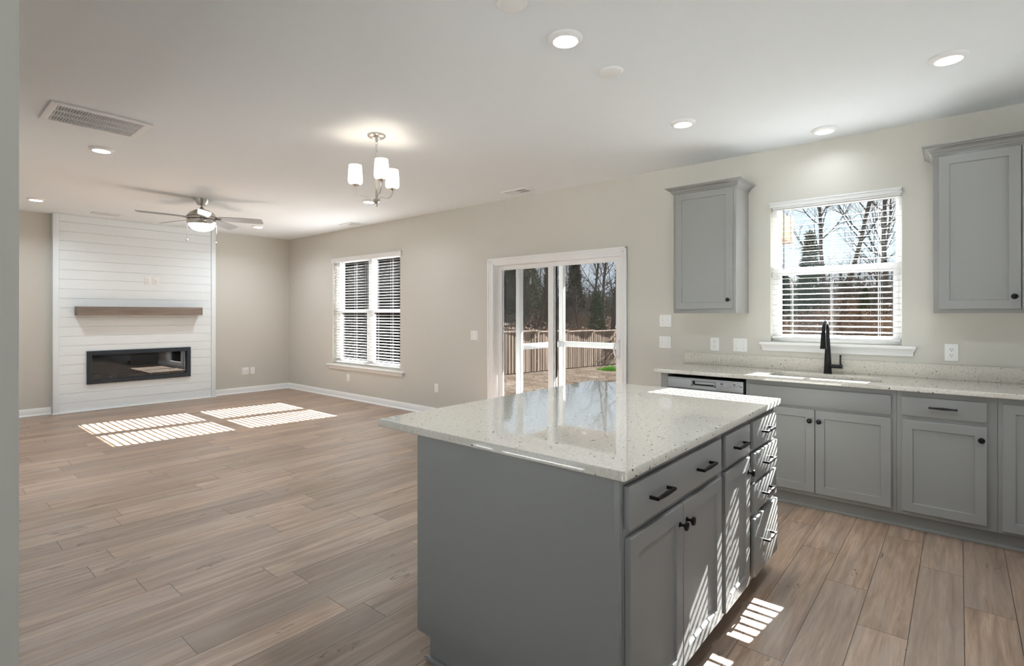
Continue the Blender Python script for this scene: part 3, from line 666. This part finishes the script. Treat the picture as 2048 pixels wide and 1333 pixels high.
for (c0, c1, pc, op) in ((.730, .861, .797, 0), (.580, .711, .647, .005), (.430, .562, .497, .002), (.130, .404, .268, .006)):
    T2 = (lambda op: (lambda a, c, d: (XI+d+op, a, c)))(op)
    b = MB(T2); slab(b, 2.622, 3.020, c0, c1); d = b.build('drawer', M['cab'], u3); pull(T2, 2.821, pc, d)
# finished end toward the camera and finished back
ep = thing('island_end_panel', 'plain grey end panel of the island facing the camera', 'cabinet panel', (-1.2, 1.389, 0), GI)
b = MB()
pr = [(-1.597, 0), (-.832, 0), (-.832, .100), (-.776, .100), (-.776, .8845), (-1.668, .8845), (-1.668, .090), (-1.597, .090)]
b.rings([[(x, 1.380, z) for x, z in pr], [(x, 1.3965, z) for x, z in pr]]); b.f += [tuple(range(8)), tuple(range(8, 16))[::-1]]
b.build('panel', M['cab'], ep, smooth=False)
b = MB(); b.box(-.775, 1.376, .100, -.7575, 1.3965, .8845, .002); b.build('edge_strip', M['cab'], ep)
b = MB(); b.box(-1.612, 1.366, 0, -.832, 1.3795, .019, .004); b.build('shoe_moulding', M['cab'], ep)
bp = thing('island_back_panel', 'grey panel under the overhang on the living room side of the island', 'cabinet panel', (-1.675, 2.2, 0), GI)
b = MB(); b.box(-1.684, 1.386, .090, -1.669, 3.052, .8845, .002); b.box(-1.6675, 1.3975, .1005, -1.598, 3.052, .8845); b.build('panel', M['cab'], bp)
b = MB(); b.box(-1.610, 1.40, 0, -1.5975, 3.05, .0895); b.box(-1.622, 1.40, 0, -1.610, 3.05, .019, .004); b.build('toe_kick', M['cab'], bp)
it = MB(); P = rrect(-1.925, -.731, 1.361, 3.106, .014, 5); Pi = rrect(-1.922, -.734, 1.364, 3.103, .011, 5)
L_ = lambda pts, z: [(x, y, z) for x, y in pts]
it.rings([L_(Pi, CB), L_(P, CB+.003), L_(P, CT-.004), L_(Pi, CT)]); n = len(P); it.f += [tuple(range(n))[::-1], tuple(range(3*n, 4*n))]
tag(it.build('island_countertop', M['quartz'], None, (-1.33, 2.23, CB)), 'large polished speckled quartz worktop on the grey island', 'countertop')

# ------------------------------------------------------------------ ceiling fixtures
def can(x, y, label, dim=1.0):
    t = thing('recessed_light', label, 'ceiling light', (x, y, H), 'round recessed ceiling lights')
    b = MB(); b.lathe([(.086, H-.0005), (.0855, H-.006), (.080, H-.012), (.066, H-.020), (.061, H-.021), (.0605, H-.016), (.0605, H-.010)], (x, y, 0), 40); b.build('trim_ring', M['trim'], t)
    b = MB(); b.lathe([(.0001, H-.0185), (.0604, H-.0180), (.0604, H-.012), (.0001, H-.012)], (x, y, 0), 32); b.build('lens', M['lens'] if dim > .5 else M['lens_low'], t)
    ld = bpy.data.lights.new('led_light', 'AREA'); ld.shape = 'DISK'; ld.size = .116; ld.energy = CAN_W*dim; ld.spread = math.radians(150); ld.color = (.86, .94, 1.0)
    lo = bpy.data.objects.new('led_light', ld); COL.objects.link(lo); lo.parent = t; lo.location = (0, 0, -.0225)
DIM = {(-.764, 4.487): .12, (-1.509, 3.667): .2, (-.044, 3.651): .35, (-5.455, 3.744): .6, (-8.364, 3.708): 1.1, (-5.433, 1.127): 2.3, (-.044, 2.167): .9, (-1.492, 2.167): 1.1}
for x, y, l in ((-1.492, 2.167, 'lit round ceiling light above the near end of the island'), (-1.509, 3.667, 'lit round ceiling light in front of the small upper cabinet'),
                (-.764, 4.487, 'lit round ceiling light directly above the kitchen sink window'), (-.044, 3.651, 'lit round ceiling light at upper right, before the large upper cabinet'),
                (-5.433, 1.127, 'lit round ceiling light beside the large return air grille'), (-8.384, 1.111, 'lit round ceiling light at far left, before the fireplace wall'),
                (-8.364, 3.708, 'lit round ceiling light behind the right tip of the fan'), (-5.455, 3.744, 'lit round ceiling light behind the bottom of the chandelier'),):
    can(x, y, l, DIM.get((x, y), 1.0))
for x, y, l in ((-.044, 2.167, 'round ceiling light over the kitchen aisle above the picture'),): can(x, y, l, .9)  # out-of-view light added to brighten the aisle, continuing the ceiling grid
for x, y, l in ((-.4, -.95, 'round ceiling light behind the viewer near the hall wall'),): can(x, y, l, 1.1)  # out-of-view light added to brighten the near end of the island
for x, y, l in ((-1.499, 2.628, 'white unlit round ceiling cover between two kitchen lights'), (-1.502, 1.768, 'white round ceiling cover cut by the top picture edge')):
    b = MB(); b.lathe([(.0001, H-.014), (.050, H-.0135), (.062, H-.010), (.068, H-.004), (.068, H-.0005)], (x, y, 0), 40)
    tag(b.build('ceiling_cover', M['trim'], None, (x, y, H)), l, 'ceiling cover', 'round ceiling covers')
def grille(name, label, x0, x1, y0, y1, rows, pitch, along='y', tilt=.006, bw=.03):
    t = thing(name, label, 'air vent', ((x0+x1)/2, (y0+y1)/2, H), 'ceiling air vents')
    b = MB(); z0, z1 = H-.014, H-.0005
    b.box(x0, y0, z0, x0+bw, y1, z1, .003); b.box(x1-bw, y0, z0, x1, y1, z1, .003); b.box(x0+bw-.001, y0, z0, x1-bw+.001, y0+bw, z1, .003); b.box(x0+bw-.001, y1-bw, z0, x1-bw+.001, y1, z1, .003)
    b.build('frame', M['trim'], t)
    g = MB(); g.box(x0+bw, y0+bw, H-.002, x1-bw, y1-bw, H-.0005); g.build('duct_opening', M['ventgap'], t, smooth=False)
    s = MB(); ix0, ix1, iy0, iy1 = x0+bw, x1-bw, y0+bw, y1-bw
    if along == 'y':
        for k in range(1, rows): xx = ix0+(ix1-ix0)*k/rows; s.box(xx-.007, iy0, H-.012, xx+.007, iy1, H-.003)
        y = iy0+pitch*.4
        while y < iy1-.003:
            s.add([(ix0, y, H-.004), (ix1, y, H-.004), (ix1, y+tilt, H-.012), (ix0, y+tilt, H-.012), (ix0, y+.002, H-.004), (ix1, y+.002, H-.004), (ix1, y+tilt+.002, H-.012), (ix0, y+tilt+.002, H-.012)], [(0, 1, 2, 3), (4, 7, 6, 5), (0, 4, 5, 1), (3, 2, 6, 7), (0, 3, 7, 4), (1, 5, 6, 2)]); y += pitch
    else:
        for k in range(1, rows): yy = iy0+(iy1-iy0)*k/rows; s.box(ix0, yy-.006, H-.012, ix1, yy+.006, H-.003)
        x = ix0+pitch*.4
        while x < ix1-.003:
            tilt = abs(tilt)*(-1 if x < (ix0+ix1)/2 else 1)
            s.add([(x, iy0, H-.004), (x, iy1, H-.004), (x+tilt, iy1, H-.012), (x+tilt, iy0, H-.012), (x+.002, iy0, H-.004), (x+.002, iy1, H-.004), (x+tilt+.002, iy1, H-.012), (x+tilt+.002, iy0, H-.012)], [(0, 1, 2, 3), (4, 7, 6, 5), (0, 4, 5, 1), (3, 2, 6, 7), (0, 3, 7, 4), (1, 5, 6, 2)]); x += pitch
    s.build('louvers', M['trim'], t, smooth=False)
grille('return_grille', 'large white return air grille at upper left of the ceiling', -4.885, -4.435, .660, 1.222, 3, .0155, bw=.042)
grille('supply_vent', 'small ceiling vent above the wall between patio door and upper cabinet', -3.925, -3.580, 4.425, 4.600, 2, .016, 'x', bw=.022)
grille('supply_vent', 'small ceiling vent above the living room window', -7.245, -6.890, 4.430, 4.640, 2, .016, 'x', bw=.022)
grille('supply_vent', 'small ceiling vent in front of the fireplace surround', -8.975, -8.800, 1.745, 2.060, 2, .016, 'y', bw=.022)

FV = Vector((-math.sin(YAW), math.cos(YAW), 0)); RV = Vector((math.cos(YAW), math.sin(YAW), 0))
def smooth_path(P, n=5):
    P = [Vector(p) for p in P]; Q = [P[0]]+P+[P[-1]]; out = []
    for i in range(1, len(Q)-2):
        for k in range(n):
            t = k/n; a, b_, c, d = Q[i-1], Q[i], Q[i+1], Q[i+2]
            out.append(.5*((2*b_)+(c-a)*t+(2*a-5*b_+4*c-d)*t*t+(3*b_-a-3*c+d)*t**3))
    return out+[P[-1]]
# chandelier
cx_, cy_ = -3.406, 2.405
ch = thing('chandelier', 'brushed nickel three-light chandelier with white glass shades on a chain', 'chandelier', (cx_, cy_, H))
b = MB(); b.lathe([(.0001, H-.026), (.020, H-.026), (.058, H-.020), (.066, H-.012), (.067, H-.0005)], (cx_, cy_, 0), 36); b.lathe([(.0001, H-.055), (.008, H-.052), (.011, H-.040), (.011, H-.024)], (cx_, cy_, 0), 16); b.build('canopy', M['nickel'], ch)
b = MB()
for k in range(6):
    zc = H-.064-k*.0245; pts = []
    for j in range(13):
        a = 2*PI*j/12; u_, w_ = .0095*math.cos(a), .0165*math.sin(a); pts.append((cx_+(u_ if k % 2 else 0), cy_+(0 if k % 2 else u_), zc+w_))
    b.tube(pts, .0021, 6, cap=False)
b.build('chain', M['nickel'], ch)
b = MB(); b.lathe([(.0001, 2.545), (.006, 2.545), (.0085, 2.535), (.0085, 2.26), (.0150, 2.255), (.0270, 2.248), (.0285, 2.232), (.0200, 2.225), (.0120, 2.215), (.0130, 2.205), (.0080, 2.194), (.0001, 2.192)], (cx_, cy_, 0), 24); b.build('stem', M['nickel'], ch)
for ang in (-63, 57, 177):
    a = math.radians(ang); dv = RV*math.cos(a)+FV*math.sin(a); P3 = lambda r, z: (cx_+dv.x*r, cy_+dv.y*r, z)
    b = MB(); b.tube(smooth_path([P3(.02, 2.240), P3(.032, 2.262), P3(.055, 2.275), P3(.085, 2.274), P3(.118, 2.280), P3(.146, 2.300), P3(.162, 2.330), P3(.165, 2.356)]), .0052, 10); ar = b.build('arm', M['nickel'], ch)
    b = MB(); b.lathe([(.0001, 2.350), (.012, 2.350), (.020, 2.354), (.031, 2.360), (.032, 2.364), (.026, 2.367), (.018, 2.380), (.0001, 2.380)], P3(.165, 0), 20); b.build('cup', M['nickel'], ar)
    b = MB(); b.lathe([(.020, 2.366), (.038, 2.367), (.050, 2.374), (.0550, 2.392), (.0530, 2.45), (.0480, 2.514), (.0452, 2.514), (.0500, 2.45), (.0520, 2.394), (.046, 2.378), (.036, 2.371), (.020, 2.370)], P3(.165, 0), 30); b.f = [f for f in b.f if len(f) == 4]
    sh = b.build('lamp_shade', M['shade'], ch)
    b = MB(); b.lathe([(.0001, 2.395), (.012, 2.395), (.012, 2.41), (.020, 2.430), (.024, 2.452), (.018, 2.472), (.0001, 2.480)], P3(.165, 0), 16); b.build('bulb', M['bulb'], sh)
# ceiling fan
cx_, cy_ = -6.907, 2.402
fn = thing('ceiling_fan', 'brushed nickel five-blade ceiling fan with lit bowl over living room', 'ceiling fan', (cx_, cy_, H))
b = MB(); b.lathe([(.0001, 2.668), (.030, 2.668), (.050, 2.676), (.070, 2.712), (.078, 2.7425)], (cx_, cy_, 0), 36); b.build('canopy', M['nickel'], fn)
b = MB(); b.lathe([(.0001, 2.700), (.0125, 2.700), (.0125, 2.600), (.0001, 2.600)], (cx_, cy_, 0), 16); b.lathe([(.0001, 2.648), (.018, 2.648), (.030, 2.632), (.046, 2.612), (.0001, 2.612)], (cx_, cy_, 0), 24); b.build('downrod', M['nickel'], fn)
b = MB(); b.lathe([(.0001, 2.622), (.045, 2.620), (.085, 2.606), (.130, 2.578), (.155, 2.545), (.160, 2.528), (.160, 2.500), (.0001, 2.500)], (cx_, cy_, 0), 40); b.build('motor_housing', M['nickel'], fn)
b = MB(); b.lathe([(.0001, 2.499), (.150, 2.499), (.150, 2.494), (.0001, 2.494)], (cx_, cy_, 0), 40); b.lathe([(.150, 2.530), (.1625, 2.530), (.1625, 2.525), (.150, 2.525)], (cx_, cy_, 0), 40); b.build('blade_ring', M['gap'], fn)
b = MB(); b.lathe([(.0001, 2.4935), (.158, 2.493), (.163, 2.480), (.160, 2.458), (.146, 2.440), (.0001, 2.440)], (cx_, cy_, 0), 40); b.build('light_ring', M['nickel'], fn)
b = MB(); b.lathe([(.140, 2.4395), (.138, 2.428), (.120, 2.400), (.085, 2.376), (.045, 2.364), (.0001, 2.360)], (cx_, cy_, 0), 40); b.build('light_bowl', M['bowl'], fn)
for k in range(5):
    a = math.radians(15+72*k); dv = RV*math.cos(a)+FV*math.sin(a); pv = Vector((-dv.y, dv.x, 0)); zb = 2.512; tl = math.radians(-15)
    b = MB(); O = Vector((cx_, cy_, zb)); L = []
    out = [(.16, .040), (.20, .052), (.30, .062), (.45, .067), (.58, .068), (.640, .067), (.660, .061), (.668, .046)]
    for r, w_ in out: L.append((r, w_))
    up_, dn = [], []
    for r, w_ in L:
        for sg, lst in ((1, up_), (-1, dn)): lst.append((r, sg*w_))
    loop = up_+dn[::-1]
    mk = lambda th: [(O+dv*r+pv*(w_*math.cos(tl))+Vector((0, 0, w_*math.sin(tl)+th-.012*(r/.66)**2)))[:] for r, w_ in loop]
    b.rings([mk(0), mk(.006)]); n = len(loop); b.f += [tuple(range(n))[::-1], tuple(range(n, 2*n))]; bl = b.build('blade', M['blade'], fn)
    b = MB(); b.tube([(O+dv*.10+Vector((0, 0, -.012)))[:], (O+dv*.165+Vector((0, 0, -.006)))[:], (O+dv*.205+Vector((0, 0, -.004)))[:]], [.014, .012, .010], 8); b.build('blade_arm', M['nickel'], bl)
for sg, zt, ze in ((-1, 2.452, 2.262), (1, 2.452, 2.222)):
    q = Vector((cx_, cy_, 0))+RV*(sg*.176); q0 = Vector((cx_, cy_, 0))+RV*(sg*.150)
    b = MB(); b.tube([(q0.x, q0.y, zt+.01), (q.x, q.y, zt), (q.x, q.y, ze)], .0016, 6); pc = b.build('pull_chain', M['nickel'], fn)
    b = MB(); b.lathe([(.0001, ze+.012), (.006, ze+.006), (.012, ze-.004), (.012, ze-.010), (.006, ze-.018), (.0001, ze-.020)], (q.x, q.y, 0), 14); b.build('pull_ball', M['nickel'], pc)

# ------------------------------------------------------------------ outdoors
def gz(y):
    if y < 16: return -.25-.076*(y-5)
    if y < 27: return -1.086-.030*(y-16)
    return -1.416+.085*(min(y, 56)-27)
b = MB(); xs = [-110, -60, -40, -25, -15, -8, -3, 2, 8, 20, 40, 70]; ys = [4.97, 8, 12, 16, 20, 27, 34, 45, 56, 120]
for y in ys:
    for x in xs: b.v.append((x, y, gz(y)))
for j in range(len(ys)-1):
    for i in range(len(xs)-1): k = j*len(xs)+i; b.f.append((k, k+1, k+1+len(xs), k+len(xs)))
struct(b.build('ground', M['ground']), 'sloping tan dormant lawn outside the windows', 'ground')
b = MB()
for y in (-2.1, -8, -16, -60):
    for x in (-60, -20, -8, 0, 8, 30): b.v.append((x, y, -.25 if y > -20 else -1.0))
for j in range(3):
    for i in range(5): k = j*6+i; b.f.append((k, k+1, k+7, k+6))
struct(b.build('bounce_ground_front', M['drive'], smooth=False), 'pale concrete drive in front of the house', 'ground')  # unseen ground, added pale to bounce daylight in through the fill windows
b = MB(); b.box(XR+.2, -6, -.3, XR+9, 9, -.06, .01); struct(b.build('bounce_ground_side', M['drive'], smooth=False), 'pale concrete patio beside the house', 'ground')  # unseen sunlit slab, added to bounce light onto the kitchen ceiling
# porch seen through the patio door
po = thing('screened_porch', 'white-post covered back porch outside the patio door', 'porch', (-3.0, 5.8, -.2))
b = MB(); b.box(-4.75, 4.97, -.32, -1.40, 6.75, -.06, .01); b.build('porch_slab', M['drive'], po)
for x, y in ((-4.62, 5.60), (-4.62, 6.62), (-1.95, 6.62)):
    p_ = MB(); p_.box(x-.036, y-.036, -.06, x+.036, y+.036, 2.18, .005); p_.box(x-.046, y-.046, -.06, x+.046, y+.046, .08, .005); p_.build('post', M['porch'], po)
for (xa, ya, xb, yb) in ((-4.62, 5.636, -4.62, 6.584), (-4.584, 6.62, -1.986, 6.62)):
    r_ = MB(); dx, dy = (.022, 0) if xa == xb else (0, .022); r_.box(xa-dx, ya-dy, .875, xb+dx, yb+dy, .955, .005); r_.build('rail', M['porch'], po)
bm_ = MB(); bm_.box(-4.70, 6.54, 2.18, -1.45, 6.70, 2.46, .006); bm_.box(-4.70, 4.97, 2.18, -4.54, 6.54, 2.46, .006); bm_.box(-1.61, 4.97, 2.18, -1.45, 6.54, 2.46, .006); bm_.build('header_beam', M['siding'], po)
rf = MB(); prf = [(4.97, 2.85), (7.6, 2.40), (7.6, 2.50), (4.97, 2.95)]
rf.rings([[(x, y, z) for y, z in prf] for x in (-5.2, -1.68)]); rf.f += [(0, 1, 2, 3), (7, 6, 5, 4)]; rf.build('roof', M['siding'], po, smooth=False)
# fence: bays of pickets with posts and cap
fe = thing('wooden_fence', 'tall weathered wooden picket fence running along the yard', 'fence', (-14.3, 18, -1.2))
fpt = lambda y: -13.75-.040*(y-11)
y = 10.9; bay = 0
while y < 25.3:
    y2 = min(y+2.44, 25.5); g0 = gz((y+y2)/2); top = .80-.021*((y+y2)/2-11)-.06
    p_ = MB(); yy = y
    while yy < y2-.06:
        x = fpt(yy)+random.Random(int(yy*100)).uniform(-.008, .008); n_p = int(round((yy-10.9)/.1)); dx_ = .018 if n_p % 2 else 0; p_.box(x-.009+dx_, yy, gz(yy)+.03, x+.009+dx_, yy+.128, top); yy += .1
    p_.build('picket_panel', M['picket'], fe, smooth=False)
    r_ = MB()
    for zz in (gz(y)+.35, top-.30): r_.box(fpt((y+y2)/2)-.06, y, zz, fpt((y+y2)/2)-.022, y2, zz+.09)
    r_.build('fence_rail', M['picket'], fe, smooth=False)
    c_ = MB(); xm = fpt((y+y2)/2); c_.box(xm-.08, y, top, xm+.08, y2, top+.05); c_.box(xm+.012, y, top-.10, xm+.035, y2, top); c_.build('cap_rail', M['picket'], fe, smooth=False)
    q_ = MB(); q_.box(fpt(y2)-.11, y2-.045, gz(y2)-.05, fpt(y2)-.022, y2+.045, top); q_.build('fence_post', M['picket'], fe, smooth=False)
    y = y2

def grow(b, p, d, L, r, lvl, rng, segs, droop=0.0):
    pts = [p.copy()]; rs = [r]; q = p.copy(); dd = d.copy()
    for k in range(segs):
        dd = (dd+Vector((rng.uniform(-1, 1), rng.uniform(-1, 1), rng.uniform(-.6, 1)+droop))*(.10 if lvl == 0 else .2)).normalized(); q = q+dd*(L/segs); pts.append(q.copy()); rs.append(r*(1-(k+1)/segs*(.72 if lvl == 0 else .85)))
    b.tube(pts, rs, (7, 5, 4, 3)[min(lvl, 3)], cap=False); return pts, rs
def side_dir(d, ang, rng):
    a = rng.uniform(0, 2*PI); u = d.orthogonal().normalized(); w = d.cross(u); return (d*math.cos(ang)+(u*math.cos(a)+w*math.sin(a))*math.sin(ang)).normalized()
def bare_tree(seed, Ht, nb=20, low=.28, r0=.15):
    rng = random.Random(seed); t_, br = MB(), MB()
    pts, rs = grow(t_, Vector((0, 0, -.2)), Vector((rng.uniform(-.05, .05), rng.uniform(-.05, .05), 1)), Ht, r0, 0, rng, 12)
    for k in range(nb):
        f = low+(1-low)*(k+rng.random())/nb; i = min(int(f*12), 11); fr = f*12-i; p = pts[i].lerp(pts[i+1], fr); rr = rs[i]
        L = Ht*(.34*(1.15-f)+.06)*rng.uniform(.7, 1.2)
        p2, r2 = grow(br, p, side_dir(Vector((0, 0, 1)), math.radians(rng.uniform(30, 62)), rng), L, rr*.42, 1, rng, 6, .3)
        for m in range(6):
            j = rng.randint(1, 5); d2 = (p2[j+1]-p2[j]).normalized()
            p3, r3 = grow(br, p2[j], side_dir(d2, math.radians(rng.uniform(25, 55)), rng), L*rng.uniform(.28, .5), r2[j]*.55+.003, 2, rng, 4, .2)
            for q in range(4):
                j3 = rng.randint(1, 3); d3 = (p3[j3+1]-p3[j3]).normalized()
                grow(br, p3[j3], side_dir(d3, math.radians(rng.uniform(25, 60)), rng), L*rng.uniform(.12, .25), .0065, 3, rng, 2)
    return t_, br
def conifer(seed, Ht, base=.15, wid=.24, dens=900):
    rng = random.Random(seed); t_, fo = MB(), MB()
    grow(t_, Vector((0, 0, -.2)), Vector((0, 0, 1)), Ht, .13, 0, rng, 8)
    for k in range(dens):
        f = base+(1-base)*rng.random()**1.15; R = Ht*wid*(1.03-f)**.75*(.55+.45*noise.noise((f*7, seed, 0))+.3); a = rng.uniform(0, 2*PI); r = R*math.sqrt(rng.uniform(.05, 1)); c = Vector((r*math.cos(a), r*math.sin(a), f*Ht-r*.18))
        for m in range(5):
            d = Vector((math.cos(a)+rng.uniform(-1, 1), math.sin(a)+rng.uniform(-1, 1), rng.uniform(-.3, .9))).normalized(); s = Ht*.030*rng.uniform(.6, 1.5); u = d.orthogonal().normalized()*s*.22; c2 = c+Vector((rng.uniform(-1, 1), rng.uniform(-1, 1), rng.uniform(-1, 1)))*.18
            fo.add([(c2-u)[:], (c2+d*s)[:], (c2+u)[:], (c2-d*s*.3)[:]], [(0, 1, 2, 3)])
    return t_, fo
def tree_thing(name, label, cat, parts, loc, group):
    t = thing(name, label, cat, (0, 0, 0), group)
    for nm, mb, mat in parts: mb.build(nm, mat, t, fix=False, smooth=(nm == 'trunk'))
    t.location = loc; return t
def at(u, t_):                                # point on the ground under an image column, t_ metres along the view axis
    d = FV+RV*((u-1024)/F_PX); p = d*t_; return (p.x, p.y, gz(p.y))
bare = []
for k, (Ht, nb, low, r0) in enumerate(((15, 20, .30, .16), (12, 22, .22, .11), (17, 18, .40, .17), (10, 22, .15, .08), (14, 24, .26, .12))):
    t_, br = bare_tree(100+k, Ht, nb, low, r0); bare.append(tree_thing('bare_tree', 'bare winter tree', 'tree', [('trunk', t_, M['bark']), ('branches', br, M['bark'])], (0, 0, 0), 'bare winter trees'))
con = []
for k, (Ht, base, wid, dens) in enumerate(((8.5, .12, .20, 900), (5.0, .05, .26, 700), (12.0, .35, .17, 900))):
    t_, fo = conifer(30+k, Ht, base, wid, dens); con.append(tree_thing('conifer_tree', 'green conifer', 'tree', [('trunk', t_, M['bark']), ('foliage', fo, M['foil'] if k != 2 else M['foilfar'])], (0, 0, 0), 'green conifers'))
LB_D = 'leafless winter tree in the woods seen through the patio door'
LB_K = 'leafless winter tree in the woods seen through the kitchen window'
LB_L = 'leafless winter tree in the woods seen through the living room window'
LC_D = 'dark green evergreen in the woods seen through the patio door'
LC_K = 'dark green evergreen in the woods seen through the kitchen window'
LC_L = 'dark green evergreen in the woods seen through the living room window'
def lab(u, a, b_, c): return a if u < 880 else (b_ if u < 1400 else c)
rng = random.Random(11); first = {}
def plant(protos, k, u, t_, sc, labs):
    loc = at(u, t_); L = lab(u, *labs); g = L.replace('leafless winter tree', 'leafless trees').replace('dark green evergreen', 'evergreens')
    if id(protos[k]) not in first: first[id(protos[k])] = 1; o = protos[k]; o.location = loc; o.rotation_euler = (0, 0, rng.uniform(0, 6.28)); o.scale = (sc,)*3; o['label'] = L; o['group'] = g
    else: copy_tree(protos[k], loc, rng.uniform(0, 6.28), sc, L, g)
LBs, LCs = (LB_L, LB_D, LB_K), (LC_L, LC_D, LC_K)
for u, t_, k, sc in ((1650, 36, 0, 1.0), (1678, 34, 2, .95), (1740, 38, 4, .9), (1772, 33, 0, 1.05), (1222, 34, 2, .95), (1205, 37, 0, .75), (1178, 35, 1, 1.0), (1160, 39, 4, .6), (1070, 36, 2, .6), (1085, 40, 0, .55), (1030, 37, 4, .6), (1120, 35, 3, .7), (755, 33, 0, .9), (700, 36, 2, .9), (785, 35, 4, .9)): plant(bare, k, u, t_, sc, LBs)
for i in range(58):
    band, lo, hi = rng.choice((((650, 830), .36, .62), ((970, 1260), .38, .58), ((970, 1260), .40, .62), ((1530, 1840), .30, .42), ((1530, 1840), .32, .46))); plant(bare, rng.randrange(5), rng.uniform(*band), rng.uniform(38, 62), rng.uniform(lo, hi), LBs)
for u, t_, k, sc in ((1620, 38, 0, .85), (1600, 45, 1, .75), (1010, 33, 2, .7), (1195, 33, 1, .8), (1150, 46, 2, .6), (1730, 40, 1, .6), (710, 34, 0, .6), (740, 42, 2, .55), (690, 30, 1, .7), (1060, 47, 0, .9), (1240, 44, 2, .5), (1570, 42, 0, .55), (1100, 52, 2, .6), (1690, 52, 1, .7), (775, 40, 0, .6), (1790, 47, 1, .7)): plant(con, k, u, t_, sc, LCs)
# undergrowth: individual dry shrubs in front, dense twig thicket behind them
def shrub(seed, n=150, R=1.1, Ht=1.5):
    rng_ = random.Random(seed); b = MB()
    for k in range(n):
        a = rng_.uniform(0, 2*PI); d = Vector((math.cos(a)*rng_.uniform(0, .8), math.sin(a)*rng_.uniform(0, .8), 1)).normalized(); p = Vector((rng_.uniform(-.3, .3), rng_.uniform(-.3, .3), 0)); L = Ht*rng_.uniform(.5, 1.1); e_ = p+d*L
        u = d.orthogonal().normalized()*.008; b.add([(p-u)[:], (p+u)[:], e_[:]], [(0, 1, 2)])
        for m in range(5):
            c = p.lerp(e_, rng_.uniform(.35, 1)); v = Vector((rng_.uniform(-1, 1), rng_.uniform(-1, 1), rng_.uniform(-.5, 1))).normalized()*rng_.uniform(.06, .16); w = v.orthogonal().normalized()*.03; b.add([(c-w)[:], (c+v)[:], (c+w)[:]], [(0, 1, 2)])
    return b
shr = []
for k in range(3):
    o = shrub(k, 220).build('dry_shrub', M['brush'], None, fix=False, smooth=False); shr.append(o)
LS = ('rusty brown shrub at the wood edge seen through the living room window', 'rusty brown shrub at the wood edge seen through the patio door', 'rusty brown shrub at the wood edge seen through the kitchen window')
used = set()
for i in range(150):
    band = ((655, 825), (980, 1250), (1535, 1830))[i % 3]; u = rng.uniform(*band); loc = at(u, rng.uniform(27.5, 46)); k = i % 3 if i < 3 else rng.randrange(3)
    if k not in used: used.add(k); o = shr[k]
    else: o = shr[k].copy(); COL.objects.link(o)
    L = lab(u, *LS); o.location = loc; o.rotation_euler = (0, 0, rng.uniform(0, 6.28)); sc = rng.uniform(.8, 1.5); o.scale = (sc, sc, sc); tag(o, L, 'shrub', L.replace('shrub', 'shrubs'))
th = MB(); rg = random.Random(77)
for i in range(9000):
    u = rg.choice((rg.uniform(640, 840), rg.uniform(960, 1270), rg.uniform(960, 1270), rg.uniform(1520, 1850), rg.uniform(1520, 1850))); t_ = rg.uniform(44, 66); x, y, z = at(u, t_); h = rg.uniform(1.5, 7.2)*(.75+.35*noise.noise((u*.02, t_*.1, 3)))
    p = Vector((x, y, z+rg.uniform(0, .2)*h)); d = Vector((rg.uniform(-.4, .4), rg.uniform(-.4, .4), 1)).normalized(); e_ = p+d*h*rg.uniform(.4, .85); w = RV*rg.uniform(.02, .06)
    th.add([(p-w)[:], (p+w)[:], e_[:]], [(0, 1, 2)])
    for m in range(3):
        c = p.lerp(e_, rg.uniform(.2, 1)); v = Vector((rg.uniform(-1, 1), rg.uniform(-1, 1), rg.uniform(-.2, 1)))*rg.uniform(.3, .9); w2 = v.orthogonal().normalized()*.05*rg.uniform(.5, 2.4); th.add([(c-w2)[:], (c+v)[:], (c+w2)[:]], [(0, 1, 2)])
tag(th.build('woodland_thicket', M['thicket'], None, fix=False, smooth=False), 'dense dark tangle of twigs filling the woods beyond the yard', 'thicket', None, 'stuff')
gr = MB(); rg = random.Random(8); gc = at(1222, 24.5)
for i in range(900):
    a, r = rg.uniform(0, 6.28), math.sqrt(rg.random()); p = Vector((gc[0]+r*math.cos(a)*.75, gc[1]+r*math.sin(a)*.45, gc[2])); d = Vector((rg.uniform(-.5, .5), rg.uniform(-.5, .5), 1))*rg.uniform(.10, .34)*(1.15-r); w = Vector((rg.uniform(-1, 1), rg.uniform(-1, 1), 0)).normalized()*.014
    gr.add([(p-w)[:], (p+w)[:], (p+d)[:]], [(0, 1, 2)])
tag(gr.build('grass_clump', M['leaf'], None, fix=False, smooth=False), 'bright green grass patch beyond the end of the fence', 'grass', None, 'stuff')
for o in bpy.data.objects:
    if '_o' in o: del o['_o']
